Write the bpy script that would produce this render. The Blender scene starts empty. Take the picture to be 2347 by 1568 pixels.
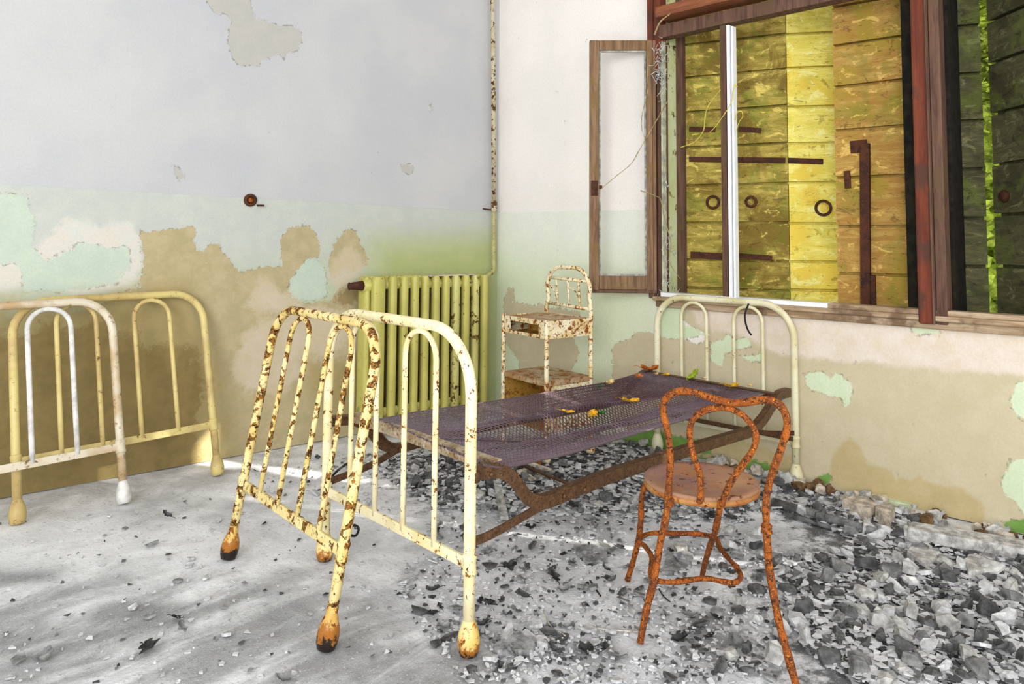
import bpy, math, random
import numpy as np
from mathutils import Vector, Matrix, noise

SC = bpy.context.scene
COL = SC.collection
rnd = random.Random(7)

# ------------------------------------------------------------------ camera
F_PX, V0 = 1658.84, 444.88            # focal length and optical-axis row, in pixels of 2347x1568
PITCH, ROLL, YAW = 0.06247, 0.00708, 0.73153
CAM = np.array([-4.1253, -3.8651, 1.20])
def _axes():
    f = np.array([math.cos(YAW)*math.cos(PITCH), math.sin(YAW)*math.cos(PITCH), math.sin(PITCH)])
    r = np.array([math.sin(YAW), -math.cos(YAW), 0.0]); u = np.cross(r, f)
    return r*math.cos(ROLL)+u*math.sin(ROLL), -r*math.sin(ROLL)+u*math.cos(ROLL), f
CR, CU, CF = _axes()
cd = bpy.data.cameras.new('camera'); cam = bpy.data.objects.new('camera', cd); COL.objects.link(cam)
m = Matrix.Identity(4)
for i in range(3):
    m[i][0] = CR[i]; m[i][1] = CU[i]; m[i][2] = -CF[i]; m[i][3] = CAM[i]
cam.matrix_world = m
cd.sensor_width = 36; cd.lens = F_PX/2347*36; cd.shift_y = -(784-V0)/2347
cd.clip_start = .05
SC.camera = cam

# ------------------------------------------------------------------ light and exposure
SC.view_settings.view_transform = 'Standard'; SC.view_settings.look = 'None'
SC.view_settings.gamma = 1; SC.view_settings.exposure = 0.03
w = bpy.data.worlds.new('world'); SC.world = w; w.use_nodes = True
bgn = w.node_tree.nodes['Background']; bgn.inputs[0].default_value = (.93, .97, 1, 1); bgn.inputs[1].default_value = 1.0
sd = bpy.data.lights.new('sun', 'SUN'); sd.energy = 14; sd.angle = math.radians(.7); sd.color = (1, .96, .88)
sun = bpy.data.objects.new('sun', sd); COL.objects.link(sun)
sun.rotation_euler = Vector((.42*.891, -.907*.891, .454)).to_track_quat('Z', 'Y').to_euler()
def area(name, loc, target, sx, sy, energy, color=(1, 1, 1)):
    d = bpy.data.lights.new(name, 'AREA'); d.shape = 'RECTANGLE'; d.size = sx; d.size_y = sy; d.energy = energy; d.color = color
    o = bpy.data.objects.new(name, d); COL.objects.link(o); o.location = loc
    o.rotation_euler = (Vector(loc)-Vector(target)).to_track_quat('Z', 'Y').to_euler(); return o
area('added_rear_fill', (-3.2, -7.6, 2.6), (-1.8, -1.0, .8), 3.0, 2.2, 95, (1, 1, 1))  # fill lamp added behind the camera, no window modelled there
area('added_left_fill', (-7.3, -4.6, 2.0), (0, -1.6, 1.0), 3.0, 2.6, 225, (1, 1, 1))  # fill lamp added at left to brighten the window wall

# ------------------------------------------------------------------ geometry of the view (used to place measured points)
def ray(x, y): return CR*(x-1173.5)/F_PX - CU*(y-V0)/F_PX + CF
def plane(x, y, n, d):
    D = ray(x, y); n = np.array(n, float); return CAM + D*((d-n@CAM)/(n@D))
def at_z(x, y, z=0.): return plane(x, y, (0, 0, 1), z)
def on_left(x, y, Y=0.): return plane(x, y, (0, 1, 0), Y)
def on_right(x, y, X=0.): return plane(x, y, (1, 0, 0), X)
def at_d(x, y, d): return CAM + ray(x, y)*d
CORNER = V_ = np.array([-.32, -.313, 0.]) ; _W = (CAM.copy(), CR.copy(), CU.copy(), CF.copy()); FRAME = Matrix.Identity(4)
def rot_z(deg):
    t = math.radians(deg); return np.array([[math.cos(t), -math.sin(t), 0], [math.sin(t), math.cos(t), 0], [0, 0, 1.]])
def set_frame(deg=None):
    """build in a wall's own coordinates (origin at the room corner, turned by deg); None = the room's coordinates"""
    global CAM, CR, CU, CF, FRAME
    if deg is None: CAM, CR, CU, CF = _W; FRAME = Matrix.Identity(4); return
    r = rot_z(deg); CAM = r.T@(_W[0]-CORNER); CR, CU, CF = r.T@_W[1], r.T@_W[2], r.T@_W[3]
    FRAME = Matrix.Translation(Vector(CORNER)) @ Matrix.Rotation(math.radians(deg), 4, 'Z')
LEFT_DEG, RIGHT_DEG = -9.0, -2.0
def to_frame(p, deg): return rot_z(deg).T@(np.array(p, float)-CORNER)
def depth(P): return float((np.array(P)-CAM)@CF)
V = lambda *a: np.array(a, float)

# ------------------------------------------------------------------ materials
def mat(name, rough=.8, metal=0.):
    m = bpy.data.materials.new(name); m.use_nodes = True
    nt = m.node_tree; b = nt.nodes['Principled BSDF']
    b.inputs['Roughness'].default_value = rough; b.inputs['Metallic'].default_value = metal
    b.inputs['Specular IOR Level'].default_value = .3
    return m, nt, b
def s2l(c): return tuple(((v/255)/12.92 if v/255 <= .04045 else ((v/255+.055)/1.055)**2.4) for v in c)+(1,)
def N(nt, t, **k):
    n = nt.nodes.new(t)
    for a, v in k.items(): setattr(n, a, v)
    return n
def coords(nt, kind='Object'):
    return N(nt, 'ShaderNodeTexCoord').outputs[kind]
def noisen(nt, vec, scale, detail=4, rough=.6, dist=0., dims=None):
    n = N(nt, 'ShaderNodeTexNoise'); n.inputs['Scale'].default_value = scale; n.inputs['Detail'].default_value = detail
    n.inputs['Roughness'].default_value = rough; n.inputs['Distortion'].default_value = dist
    nt.links.new(vec, n.inputs['Vector']); return n.outputs['Fac']
def mapv(nt, vec, scale=(1, 1, 1), loc=(0, 0, 0)):
    n = N(nt, 'ShaderNodeMapping'); n.inputs['Scale'].default_value = scale; n.inputs['Location'].default_value = loc
    nt.links.new(vec, n.inputs['Vector']); return n.outputs[0]
def rng(nt, v, a, b, lo=0., hi=1.):
    n = N(nt, 'ShaderNodeMapRange'); n.interpolation_type = 'SMOOTHSTEP'
    for i, x in zip((1, 2, 3, 4), (a, b, lo, hi)): n.inputs[i].default_value = x
    nt.links.new(v, n.inputs[0]); return n.outputs[0]
def mth(nt, op, a, b=None):
    n = N(nt, 'ShaderNodeMath', operation=op)
    for i, x in enumerate((a, b)):
        if x is None: continue
        if isinstance(x, (int, float)): n.inputs[i].default_value = x
        else: nt.links.new(x, n.inputs[i])
    return n.outputs[0]
def mix(nt, fac, a, b, mode='MIX'):
    n = N(nt, 'ShaderNodeMix', data_type='RGBA', blend_type=mode)
    for i, x in ((0, fac), (6, a), (7, b)):
        if isinstance(x, (int, float)): n.inputs[i].default_value = x
        elif isinstance(x, tuple): n.inputs[i].default_value = x
        else: nt.links.new(x, n.inputs[i])
    return n.outputs[2]
def bump(nt, b, h, dist=.002, strength=.6):
    n = N(nt, 'ShaderNodeBump'); n.inputs['Distance'].default_value = dist; n.inputs['Strength'].default_value = strength
    nt.links.new(h, n.inputs['Height']); nt.links.new(n.outputs[0], b.inputs['Normal'])

def enamel(name, paint, worn, rust, dark, chips, stain, scale=26, rough=.38):
    """old oven enamel with rust chips: chips and stain are 0..1 amounts"""
    m, nt, b = mat(name, rough); v = coords(nt)
    n1 = noisen(nt, v, scale, 5, .68, .3); n2 = noisen(nt, v, scale*.22, 3, .6); n3 = noisen(nt, v, scale*4, 2, .5)
    n4 = noisen(nt, mapv(nt, v, loc=(3, 5, 7)), scale*1.3, 4, .7)
    c = mix(nt, rng(nt, n2, .38, .66), s2l(paint), s2l(worn))
    c = mix(nt, rng(nt, n4, .62-.14*stain, .74-.10*stain), c, s2l(rust))
    thr = .70-.18*chips
    f = rng(nt, mth(nt, 'ADD', n1, mth(nt, 'MULTIPLY', mth(nt, 'SUBTRACT', n2, .5), .25)), thr, thr+.02)
    dk = mix(nt, rng(nt, n3, .35, .65), s2l(dark), s2l(rust))
    c = mix(nt, f, c, dk); nt.links.new(c, b.inputs['Base Color'])
    nt.links.new(rng(nt, f, 0, 1, rough, .85), b.inputs['Roughness'])
    bump(nt, b, f, .0015, -.7)
    return m
def rusty(name, cols, scale=30, rough=.8, metal=0.):
    m, nt, b = mat(name, rough, metal); v = coords(nt)
    n1 = noisen(nt, v, scale, 5, .7); n2 = noisen(nt, mapv(nt, v, loc=(9, 2, 4)), scale*.3, 3, .6); n3 = noisen(nt, v, scale*3.5, 3, .6)
    c = mix(nt, rng(nt, n2, .35, .65), s2l(cols[0]), s2l(cols[1]))
    c = mix(nt, rng(nt, n1, .50, .60), c, s2l(cols[2])); c = mix(nt, rng(nt, n3, .60, .66), c, s2l(cols[3]))
    nt.links.new(c, b.inputs['Base Color']); bump(nt, b, n3, .002, .7); return m
def wood(name, cols, axis, scale=1., rough=.75):
    """cols: light, dark, stain; axis = grain direction index"""
    m, nt, b = mat(name, rough); v = coords(nt)
    sc = [28*scale]*3; sc[axis] = 2.2*scale
    g = noisen(nt, mapv(nt, v, tuple(sc)), 1.6, 5, .65, .4); n2 = noisen(nt, v, 5*scale, 4, .6)
    c = mix(nt, rng(nt, g, .35, .65), s2l(cols[0]), s2l(cols[1])); c = mix(nt, rng(nt, n2, .5, .62), c, s2l(cols[2]))
    nt.links.new(c, b.inputs['Base Color']); bump(nt, b, g, .002, .6); return m
def plain(name, col, rough=.8, var=.12, scale=20, metal=0.):
    m, nt, b = mat(name, rough, metal); v = coords(nt)
    n = noisen(nt, v, scale, 4, .65)
    d = tuple(max(0, x*(1-var*3.2)) for x in col); l = tuple(min(255, x*(1+var)) for x in col)
    nt.links.new(mix(nt, rng(nt, n, .3, .7), s2l(d), s2l(l)), b.inputs['Base Color']); bump(nt, b, n, .002, .4); return m

M = {}
M['bed_foot'] = enamel('chipped_yellow_enamel', (246, 235, 194), (234, 216, 158), (150, 92, 30), (44, 26, 14), .52, .12, 34)
M['lean'] = enamel('heavily_chipped_enamel', (236, 218, 156), (216, 188, 112), (150, 100, 36), (44, 26, 12), 1.0, .5, 34)
M['bed_head'] = enamel('pale_cream_enamel', (226, 220, 188), (206, 196, 150), (150, 120, 70), (84, 74, 60), .28, .1)
M['wall_frames'] = enamel('ochre_cream_enamel', (214, 196, 128), (186, 160, 104), (150, 116, 70), (96, 74, 44), .3, .25)
M['grey_frame'] = enamel('greyed_tan_enamel', (216, 206, 184), (186, 158, 116), (158, 124, 88), (110, 92, 80), .3, .5)
M['pale_frame'] = plain('dusty_white_enamel', (222, 220, 216), .5, .05)
M['radiator'] = enamel('olive_radiator_enamel', (202, 194, 108), (186, 180, 96), (140, 120, 50), (56, 40, 20), .22, .05, 20, .3)
M['radiator_worn'] = enamel('chipped_radiator_enamel', (210, 206, 130), (196, 188, 112), (140, 110, 50), (60, 34, 18), .72, .2, 20, .3)
M['stand'] = enamel('rusted_white_enamel', (244, 234, 200), (226, 200, 140), (160, 92, 34), (96, 46, 18), .86, .55, 42, .45)
M['stand_top'] = rusty('rusted_worn_sheet', [(196, 176, 146), (170, 130, 80), (150, 92, 40), (90, 50, 24)], 16)
M['stand_inner'] = rusty('ochre_rusted_sheet', [(206, 158, 70), (180, 134, 54), (150, 98, 36), (90, 54, 22)], 26)
M['rust'] = rusty('orange_rust', [(162, 84, 24), (112, 56, 20), (66, 34, 18), (228, 150, 44)], 80)
M['seat'] = rusty('worn_rust_seat', [(184, 140, 96), (140, 102, 94), (160, 110, 74), (104, 62, 40)], 9)
M['rail'] = rusty('brown_rusted_iron', [(112, 80, 52), (88, 62, 40), (66, 44, 28), (40, 30, 26)], 130, .42, .2)
M['rail_grey'] = rusty('grey_brown_iron', [(188, 172, 148), (156, 132, 98), (124, 96, 66), (84, 66, 54)], 70, .5)
M['wire'] = rusty('dull_steel_wire', [(138, 124, 134), (100, 74, 82), (120, 100, 110), (136, 116, 122)], 3.0, .30, .6)
M['pipe'] = enamel('flaking_white_pipe_paint', (196, 186, 160), (176, 160, 116), (110, 70, 34), (46, 24, 14), .85, .4, 30)
M['pipe_low'] = enamel('olive_pipe_paint', (186, 178, 120), (160, 150, 96), (130, 100, 50), (70, 50, 26), .5, .3, 30)
M['sash'] = wood('weathered_brown_wood', [(142, 112, 84), (104, 78, 54), (124, 96, 60)], 2)
M['sash_dark'] = wood('dark_brown_wood', [(112, 82, 66), (80, 56, 46), (96, 74, 54)], 2)
M['red_wood'] = wood('red_brown_painted_wood', [(122, 60, 38), (94, 44, 28), (84, 52, 40)], 2)
M['transom'] = wood('reddish_transom_wood', [(150, 92, 60), (118, 68, 44), (104, 72, 56)], 1)
M['sunlit_edge'] = plain('painted_sunlit_white', (240, 242, 244), .3, .01)
M['batten'] = plain('greyed_batten', (190, 192, 168), .7, .08)
M['sill'] = wood('weathered_sill_wood', [(190, 168, 140), (150, 122, 92), (120, 96, 72)], 1)
M['black'] = plain('black_gap_shade', (30, 26, 18), .95, .2)
M['iron_dark'] = rusty('dark_rusty_iron', [(84, 46, 26), (66, 36, 22), (52, 30, 20), (100, 56, 30)], 20)
M['vine'] = plain('dry_creeper', (170, 150, 100), .9, .1)
M['vine_pale'] = plain('pale_creeper', (220, 200, 90), .9, .06)
M['web'] = plain('white_cobweb', (214, 220, 216), .9, .06)
M['leaf_y'] = plain('yellow_leaf', (226, 170, 40), .6, .1, 60)
M['leaf_o'] = plain('orange_brown_leaf', (196, 108, 44), .7, .14, 60)
M['leaf_g'] = plain('lime_green_leaf', (170, 190, 40), .6, .08, 60)
M['leaf_c'] = plain('cream_leaf', (230, 196, 130), .7, .08, 60)
M['leaf_d'] = plain('dark_green_leaf', (50, 110, 50), .6, .1, 60)
M['chip_l'] = plain('light_plaster', (206, 206, 206), .9, .08, 30)
M['chip_m'] = plain('grey_plaster', (150, 150, 150), .9, .12, 30)
M['chip_d'] = plain('dark_plaster', (96, 96, 96), .9, .14, 30)
M['leaf_grey'] = plain('withered_grey_leaf', (62, 62, 62), .85, .2, 50)
M['stone_l'] = plain('pale_rubble', (196, 194, 190), .95, .1, 24)
M['stone_m'] = plain('grey_rubble', (132, 132, 130), .95, .14, 24)
M['stone_w'] = plain('cream_rubble', (210, 196, 178), .95, .1, 24)
M['stone_b'] = plain('brown_rubble', (120, 92, 60), .95, .2, 24)
M['splint'] = plain('pale_split_wood', (206, 196, 180), .8, .12, 30)
M['zinc'] = plain('grey_pipe_metal', (120, 120, 120), .6, .12, 20)
M['hose'] = plain('black_cable', (34, 34, 34), .6, .1, 20)
M['foliage'] = plain('bright_green_leaves', (198, 224, 84), .6, .18, 9)
M['gap_shade'] = plain('dark_brown_gap_shade', (58, 44, 22), .95, .15, 20)  # shade between the radiator columns as a dark colour

# ------------------------------------------------------------------ mesh building
class MB:
    def __init__(s): s.v = []; s.f = []; s.smooth = []
    def add(s, vs, fs, smooth=False):
        o = len(s.v); s.v.extend([tuple(map(float, p)) for p in vs]); s.f.extend([tuple(i+o for i in f) for f in fs])
        s.smooth.extend([smooth]*len(fs)); return s
    def box(s, p0, p1):
        x0, y0, z0 = [min(a, b) for a, b in zip(p0, p1)]; x1, y1, z1 = [max(a, b) for a, b in zip(p0, p1)]
        return s.hexa([(x0, y0, z0), (x1, y0, z0), (x1, y1, z0), (x0, y1, z0), (x0, y0, z1), (x1, y0, z1), (x1, y1, z1), (x0, y1, z1)])
    def hexa(s, vs): return s.add(vs, [(0, 3, 2, 1), (4, 5, 6, 7), (0, 1, 5, 4), (1, 2, 6, 5), (2, 3, 7, 6), (3, 0, 4, 7)])
    def beam(s, a, b, up, wd, ht):
        """rectangular bar from a to b; ht measured along up, wd sideways"""
        a = np.array(a, float); b = np.array(b, float); d = b-a; d /= np.linalg.norm(d)
        sd_ = np.cross(d, up); sd_ /= np.linalg.norm(sd_); u = np.cross(sd_, d)
        q = [(-1, -1), (1, -1), (1, 1), (-1, 1)]
        return s.hexa([a+sd_*wd/2*i+u*ht/2*j for i, j in q]+[b+sd_*wd/2*i+u*ht/2*j for i, j in q])
    def ribbon(s, pts, side, wd, th):
        """flat bar swept along pts; wd measured along side, th across"""
        P = np.array(pts, float); side = np.array(side, float); vs = []; n = len(P)
        for i in range(n):
            t = P[min(i+1, n-1)]-P[max(i-1, 0)]; t /= np.linalg.norm(t); c = np.cross(t, side); c /= np.linalg.norm(c)
            sd_ = np.cross(c, t)
            for a, b in ((-1, -1), (1, -1), (1, 1), (-1, 1)): vs.append(P[i]+sd_*wd/2*a+c*th/2*b)
        fs = [(4*i+k, 4*i+(k+1) % 4, 4*i+4+(k+1) % 4, 4*i+4+k) for i in range(n-1) for k in range(4)]
        fs += [(3, 2, 1, 0), (4*n-4, 4*n-3, 4*n-2, 4*n-1)]
        return s.add(vs, fs)
    def tube(s, pts, r, seg=12, closed=False, smooth=True, wob=0.):
        P = np.array(pts, float); n = len(P); R = np.full(n, r, float) if np.isscalar(r) else np.array(r, float)
        if closed: T = np.roll(P, -1, 0)-np.roll(P, 1, 0)
        else:
            T = np.empty_like(P); T[1:-1] = P[2:]-P[:-2]; T[0] = P[1]-P[0]; T[-1] = P[-1]-P[-2]
        T /= np.linalg.norm(T, axis=1)[:, None]+1e-12
        a = np.array([0, 0, 1.]) if abs(T[0][2]) < .9 else np.array([1., 0, 0]); nrm = np.cross(T[0], a); nrm /= np.linalg.norm(nrm)
        vs = []
        for i in range(n):
            nrm = nrm-T[i]*(nrm@T[i]); nrm /= np.linalg.norm(nrm); bn = np.cross(T[i], nrm)
            rr = R[i]*(1+(wob*noise.noise(Vector(P[i]*40)) if wob else 0))
            for k in range(seg):
                t = 2*math.pi*k/seg; vs.append(P[i]+rr*(nrm*math.cos(t)+bn*math.sin(t)))
        L = n if closed else n-1
        fs = [(i*seg+k, i*seg+(k+1) % seg, ((i+1) % n)*seg+(k+1) % seg, ((i+1) % n)*seg+k) for i in range(L) for k in range(seg)]
        if not closed: fs += [tuple(range(seg-1, -1, -1)), tuple((n-1)*seg+k for k in range(seg))]
        return s.add(vs, fs, smooth)
    def lathe(s, base, prof, axis=(0, 0, 1), seg=16):
        ax = np.array(axis, float); ax /= np.linalg.norm(ax); base = np.array(base, float)
        pts = [base+ax*z for _, z in prof]
        a = np.array([1., 0, 0]) if abs(ax[0]) < .9 else np.array([0, 1., 0]); n = np.cross(ax, a); n /= np.linalg.norm(n); b = np.cross(ax, n)
        vs = [p+r*(n*math.cos(2*math.pi*k/seg)+b*math.sin(2*math.pi*k/seg)) for p, (r, _) in zip(pts, prof) for k in range(seg)]
        m_ = len(prof)
        fs = [(i*seg+k, i*seg+(k+1) % seg, (i+1)*seg+(k+1) % seg, (i+1)*seg+k) for i in range(m_-1) for k in range(seg)]
        fs += [tuple(range(seg-1, -1, -1)), tuple((m_-1)*seg+k for k in range(seg))]
        return s.add(vs, fs, True)
    def mesh(s, name, mt, off=(0, 0, 0)):
        me = bpy.data.meshes.new(name); o = np.array(off, float)
        me.from_pydata([tuple(np.array(p)-o) for p in s.v], [], s.f)
        me.polygons.foreach_set('use_smooth', s.smooth)
        if mt is not None: me.materials.append(mt)
        me.update(); return me

def link(name, mb, mt, parent=None, label=None, cat=None, group=None, kind=None, bevel=0.):
    """mb in world coordinates -> one mesh object (child of parent, or top-level with its own base point)"""
    if parent is not None:
        root = parent
        off = np.array(parent['_base']) if '_base' in parent else np.zeros(3)
    else:
        A = np.array(mb.v); off = np.array([(A[:, 0].min()+A[:, 0].max())/2, (A[:, 1].min()+A[:, 1].max())/2, A[:, 2].min()])
    o = bpy.data.objects.new(name, mb.mesh(name, mt, off)); COL.objects.link(o)
    if parent is None: o.matrix_world = FRAME @ Matrix.Translation(Vector(off))
    else: o.parent = parent
    o['_base'] = [float(x) for x in off]
    if label: o['label'] = label
    if cat: o['category'] = cat
    if group: o['group'] = group
    if kind: o['kind'] = kind
    if bevel:
        b = o.modifiers.new('bevel', 'BEVEL'); b.width = bevel; b.segments = 2; b.limit_method = 'ANGLE'
    return o
def thing(name, loc, label, cat, group=None, kind=None):
    o = bpy.data.objects.new(name, None); COL.objects.link(o); o.matrix_world = FRAME @ Matrix.Translation(Vector([float(q) for q in loc])); o.empty_display_size = .1
    o['_base'] = [float(x) for x in loc]
    if label: o['label'] = label
    if cat: o['category'] = cat
    if group: o['group'] = group
    if kind: o['kind'] = kind
    return o
def smooth_pts(P, k=6, closed=False):
    P = [np.array(p, float) for p in P]; n = len(P); out = []
    g = (lambda i: P[i % n]) if closed else (lambda i: P[min(max(i, 0), n-1)])
    for i in range(n if closed else n-1):
        p0, p1, p2, p3 = g(i-1), g(i), g(i+1), g(i+2)
        for j in range(k):
            t = j/k; out.append(.5*((2*p1)+(-p0+p2)*t+(2*p0-5*p1+4*p2-p3)*t*t+(-p0+3*p1-3*p2+p3)*t**3))
    if not closed: out.append(P[-1])
    return out

# ------------------------------------------------------------------ painted walls: old paint layers, plus a light gradient by the radiator, as patches with their own outlines
def sdf_poly(px, py, poly):
    """signed distance (positive inside) of points to a polygon, metres"""
    P = np.array(poly, float); d2 = np.full(px.shape, 1e9); inside = np.zeros(px.shape, bool); n = len(P)
    for i in range(n):
        a = P[i]; b = P[(i+1) % n]; e = b-a; L = e@e+1e-12
        t = np.clip(((px-a[0])*e[0]+(py-a[1])*e[1])/L, 0, 1)
        d2 = np.minimum(d2, (px-a[0]-t*e[0])**2+(py-a[1]-t*e[1])**2)
        c = (a[1] > py) != (b[1] > py)
        with np.errstate(divide='ignore', invalid='ignore'): xi = a[0]+(py-a[1])/(b[1]-a[1]+1e-15)*e[0]
        inside ^= c & (px < xi)
    d = np.sqrt(d2); return np.where(inside, d, -d)
def grid_wall(us, zs, to3d, hole=None):
    nu, nz = len(us), len(zs); U, Z = np.meshgrid(us, zs, indexing='ij')
    vs = [to3d(u, z) for u, z in zip(U.ravel(), Z.ravel())]; fs = []
    for i in range(nu-1):
        for j in range(nz-1):
            if hole and hole((us[i]+us[i+1])/2, (zs[j]+zs[j+1])/2): continue
            fs.append((i*nz+j, (i+1)*nz+j, (i+1)*nz+j+1, i*nz+j+1))
    return vs, fs, U.ravel(), Z.ravel()
def wall_material(name, base, base2, layers):
    m, nt, b = mat(name, .9); v = coords(nt)
    nf = noisen(nt, v, 9, 6, .7); nf2 = noisen(nt, mapv(nt, v, loc=(4, 4, 4)), 34, 4, .65); big = noisen(nt, v, 1.3, 4, .6)
    c = mix(nt, rng(nt, big, .35, .65), s2l(base), s2l(base2))
    edge = mth(nt, 'ADD', mth(nt, 'MULTIPLY', mth(nt, 'SUBTRACT', nf, .5), 1.), mth(nt, 'MULTIPLY', mth(nt, 'SUBTRACT', nf2, .5), .45))
    hsum = None
    for key, col, col2, soft, amp, gain in layers:
        at = N(nt, 'ShaderNodeAttribute', attribute_name=key)
        d = mth(nt, 'ADD', at.outputs['Fac'], mth(nt, 'MULTIPLY', edge, amp))
        f = mth(nt, 'MULTIPLY', rng(nt, d, -soft, soft), gain)
        cc = mix(nt, rng(nt, nf, .35, .68), s2l(col), s2l(col2))
        c = mix(nt, f, c, cc)
        if soft < .01 and key != 'dado':
            band = mth(nt, 'MULTIPLY', rng(nt, d, -.010, -.001), rng(nt, d, .006, .0))
            c = mix(nt, mth(nt, 'MULTIPLY', mth(nt, 'MULTIPLY', band, rng(nt, nf2, .48, .60)), .55), c, s2l((96, 84, 58)))
        if soft < .01: hsum = f if hsum is None else mth(nt, 'MAXIMUM', hsum, f)
    # scuffs and small dark marks
    vo = noisen(nt, mapv(nt, v, loc=(7, 1, 2)), 17, 3, .55)
    c = mix(nt, mth(nt, 'MULTIPLY', rng(nt, vo, .70, .76), .35), c, s2l((110, 104, 92)))
    fn = noisen(nt, v, 90, 3, .6); c = mix(nt, mth(nt, 'MULTIPLY', rng(nt, fn, .35, .75), .10), c, s2l((120, 112, 96)))
    nt.links.new(c, b.inputs['Base Color'])
    h = mth(nt, 'ADD', mth(nt, 'MULTIPLY', fn, .25), mth(nt, 'MULTIPLY', hsum, -1.) if hsum is not None else 0.)
    bump(nt, b, h, .0025, .5)
    return m
def polys(fn, *pp):
    return [[fn(x, y) for x, y in p] for p in pp]
def set_attr(me, key, arr):
    a = me.attributes.new(key, 'FLOAT', 'POINT'); a.data.foreach_set('value', arr.astype(np.float32))
def wall_obj(name, us, zs, to3d, layers, mt, hole=None, to2d=None, extra=None):
    vs, fs, U, Z = grid_wall(us, zs, to3d, hole); me = bpy.data.meshes.new(name); n0 = len(vs)
    if extra: vs = vs+extra.v; fs = fs+[tuple(i+n0 for i in f) for f in extra.f]
    me.from_pydata([tuple(p) for p in vs], [], fs); me.materials.append(mt)
    for key, pl_ in layers.items():
        d = np.full(U.shape, -9.)
        for p in pl_: d = np.maximum(d, sdf_poly(U, Z, p))
        d = np.clip(d, -1.5, 1.5)
        if extra: d = np.concatenate([d, np.full(len(extra.v), -1.)])
        set_attr(me, key, d)
    o = bpy.data.objects.new(name, me); COL.objects.link(o); o.matrix_world = FRAME; o['kind'] = 'structure'; return o

L2 = lambda x, y: (lambda p: (p[0], p[2]))(on_left(x, y))
R2 = lambda x, y: (lambda p: (p[1], p[2]))(on_right(x, y))

set_frame(LEFT_DEG)
ZL = 1.415     # top of the old dado paint
left_layers = {
 'dado': [[(-8, -.5), (.1, -.5), (.1, 1.389), (-.043, 1.391), (-.955, 1.412), (-2.176, 1.427), (-2.935, 1.439), (-8, 1.50)]],
 'lowtone': [[(-8, -.5), (.1, -.5), (.1, 1.12), (-1.1, 1.18), (-1.4, 1.0), (-8, .9)]],
 'greypatch': polys(L2, [(450, -40), (485, 20), (497, 36), (513, 25), (531, 50), (524, 75), (520, 95), (530, 125), (545, 145), (562, 150), (590, 150), (600, 135), (625, 132), (640, 122), (650, 138), (660, 122), (680, 115), (692, 90), (688, 70), (670, 60), (640, 58), (610, 50), (587, 45), (578, 20), (560, -40)],
    [(392, 382), (408, 384), (424, 400), (422, 414), (408, 412)], [(918, 378), (940, 376), (952, 388), (940, 398), (920, 394)], [(985, 238), (992, 240), (990, 264), (985, 260)]),
 'ochre': polys(L2, [(322, 660), (328, 590), (322, 528), (350, 533), (397, 522), (445, 522), (446, 565), (465, 578), (483, 558), (505, 556), (508, 578), (533, 603), (553, 623), (603, 610), (648, 610), (644, 568), (636, 556), (664, 522), (700, 518), (722, 528), (731, 560), (732, 590), (704, 594), (679, 618), (659, 655), (664, 688), (705, 694), (745, 690), (757, 692), (775, 664), (815, 645), (846, 652), (846, 700), (800, 740), (846, 800), (846, 1010), (740, 1060), (0, 1250), (0, 800), (60, 760), (210, 700)],
    [(764, 560), (780, 540), (800, 524), (818, 530), (824, 556), (840, 580), (838, 610), (800, 625), (768, 640), (752, 610)]),
 'ochre_pale': polys(L2, [(560, 760), (640, 720), (730, 700), (840, 730), (846, 830), (700, 860), (640, 900), (560, 900), (530, 850)], [(752, 640), (768, 600), (790, 570), (815, 575), (836, 610), (820, 640), (770, 665)],
    [(600, 640), (700, 700), (660, 730), (560, 700)]),
 'brownwet': polys(L2, [(-200, 690), (60, 700), (200, 690), (430, 650), (470, 760), (500, 860), (520, 960), (540, 1100), (-200, 1300)], [(700, 830), (846, 800), (846, 960), (760, 960), (720, 920)]),
 'umber': polys(L2, [(-100, 790), (40, 760), (230, 740), (330, 790), (440, 800), (470, 880), (440, 1000), (480, 1100), (300, 1160), (-100, 1240)], [(800, 656), (846, 640), (846, 676), (800, 690), (770, 692)]),
 'teal': polys(L2, [(-80, 445), (60, 450), (80, 520), (70, 560), (110, 600), (180, 560), (290, 570), (300, 610), (260, 650), (150, 668), (60, 670), (40, 600), (-80, 620)], [(660, 640), (700, 592), (735, 596), (750, 640), (748, 684), (700, 692), (668, 686)]),
 'whitish': polys(L2, [(-100, 560), (40, 590), (110, 540), (150, 500), (230, 520), (300, 510), (326, 560), (330, 610), (300, 650), (200, 675), (140, 680), (180, 610), (90, 610), (40, 660), (-100, 680)]),
 'olive': polys(L2, [(870, 560), (1140, 540), (1140, 1000), (870, 1000)]),  # green-yellow light gradient behind the radiator, put into the wall colour
}
LM = wall_material('flaking_left_wall', (184, 185, 189), (194, 194, 194), [
 ('dado', (186, 190, 184), (194, 197, 188), .004, .004, 1.),
 ('lowtone', (180, 188, 158), (188, 194, 164), .22, .1, 1.),
 ('olive', (168, 176, 108), (176, 182, 118), .16, .1, .85),
 ('whitish', (214, 206, 194), (206, 208, 200), .02, .12, .9),
 ('teal', (184, 198, 184), (194, 206, 188), .006, .09, .95),
 ('ochre', (172, 159, 120), (188, 172, 136), .004, .085, 1.),
 ('ochre_pale', (206, 192, 172), (196, 180, 148), .03, .16, .85),
 ('brownwet', (154, 140, 92), (168, 148, 100), .09, .25, .9),
 ('umber', (116, 97, 54), (136, 115, 68), .03, .3, .75),
 ('greypatch', (178, 177, 170), (184, 182, 176), .003, .05, 1.),
])
usl = np.concatenate([np.arange(-7.5, -3.6, .12), np.arange(-3.6, .001, .018)]); usl[-1] = 0.
wall_obj('wall_left', usl, np.arange(0, 3.93, .02), lambda u, z: (u, 0, z), left_layers, LM)
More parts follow.
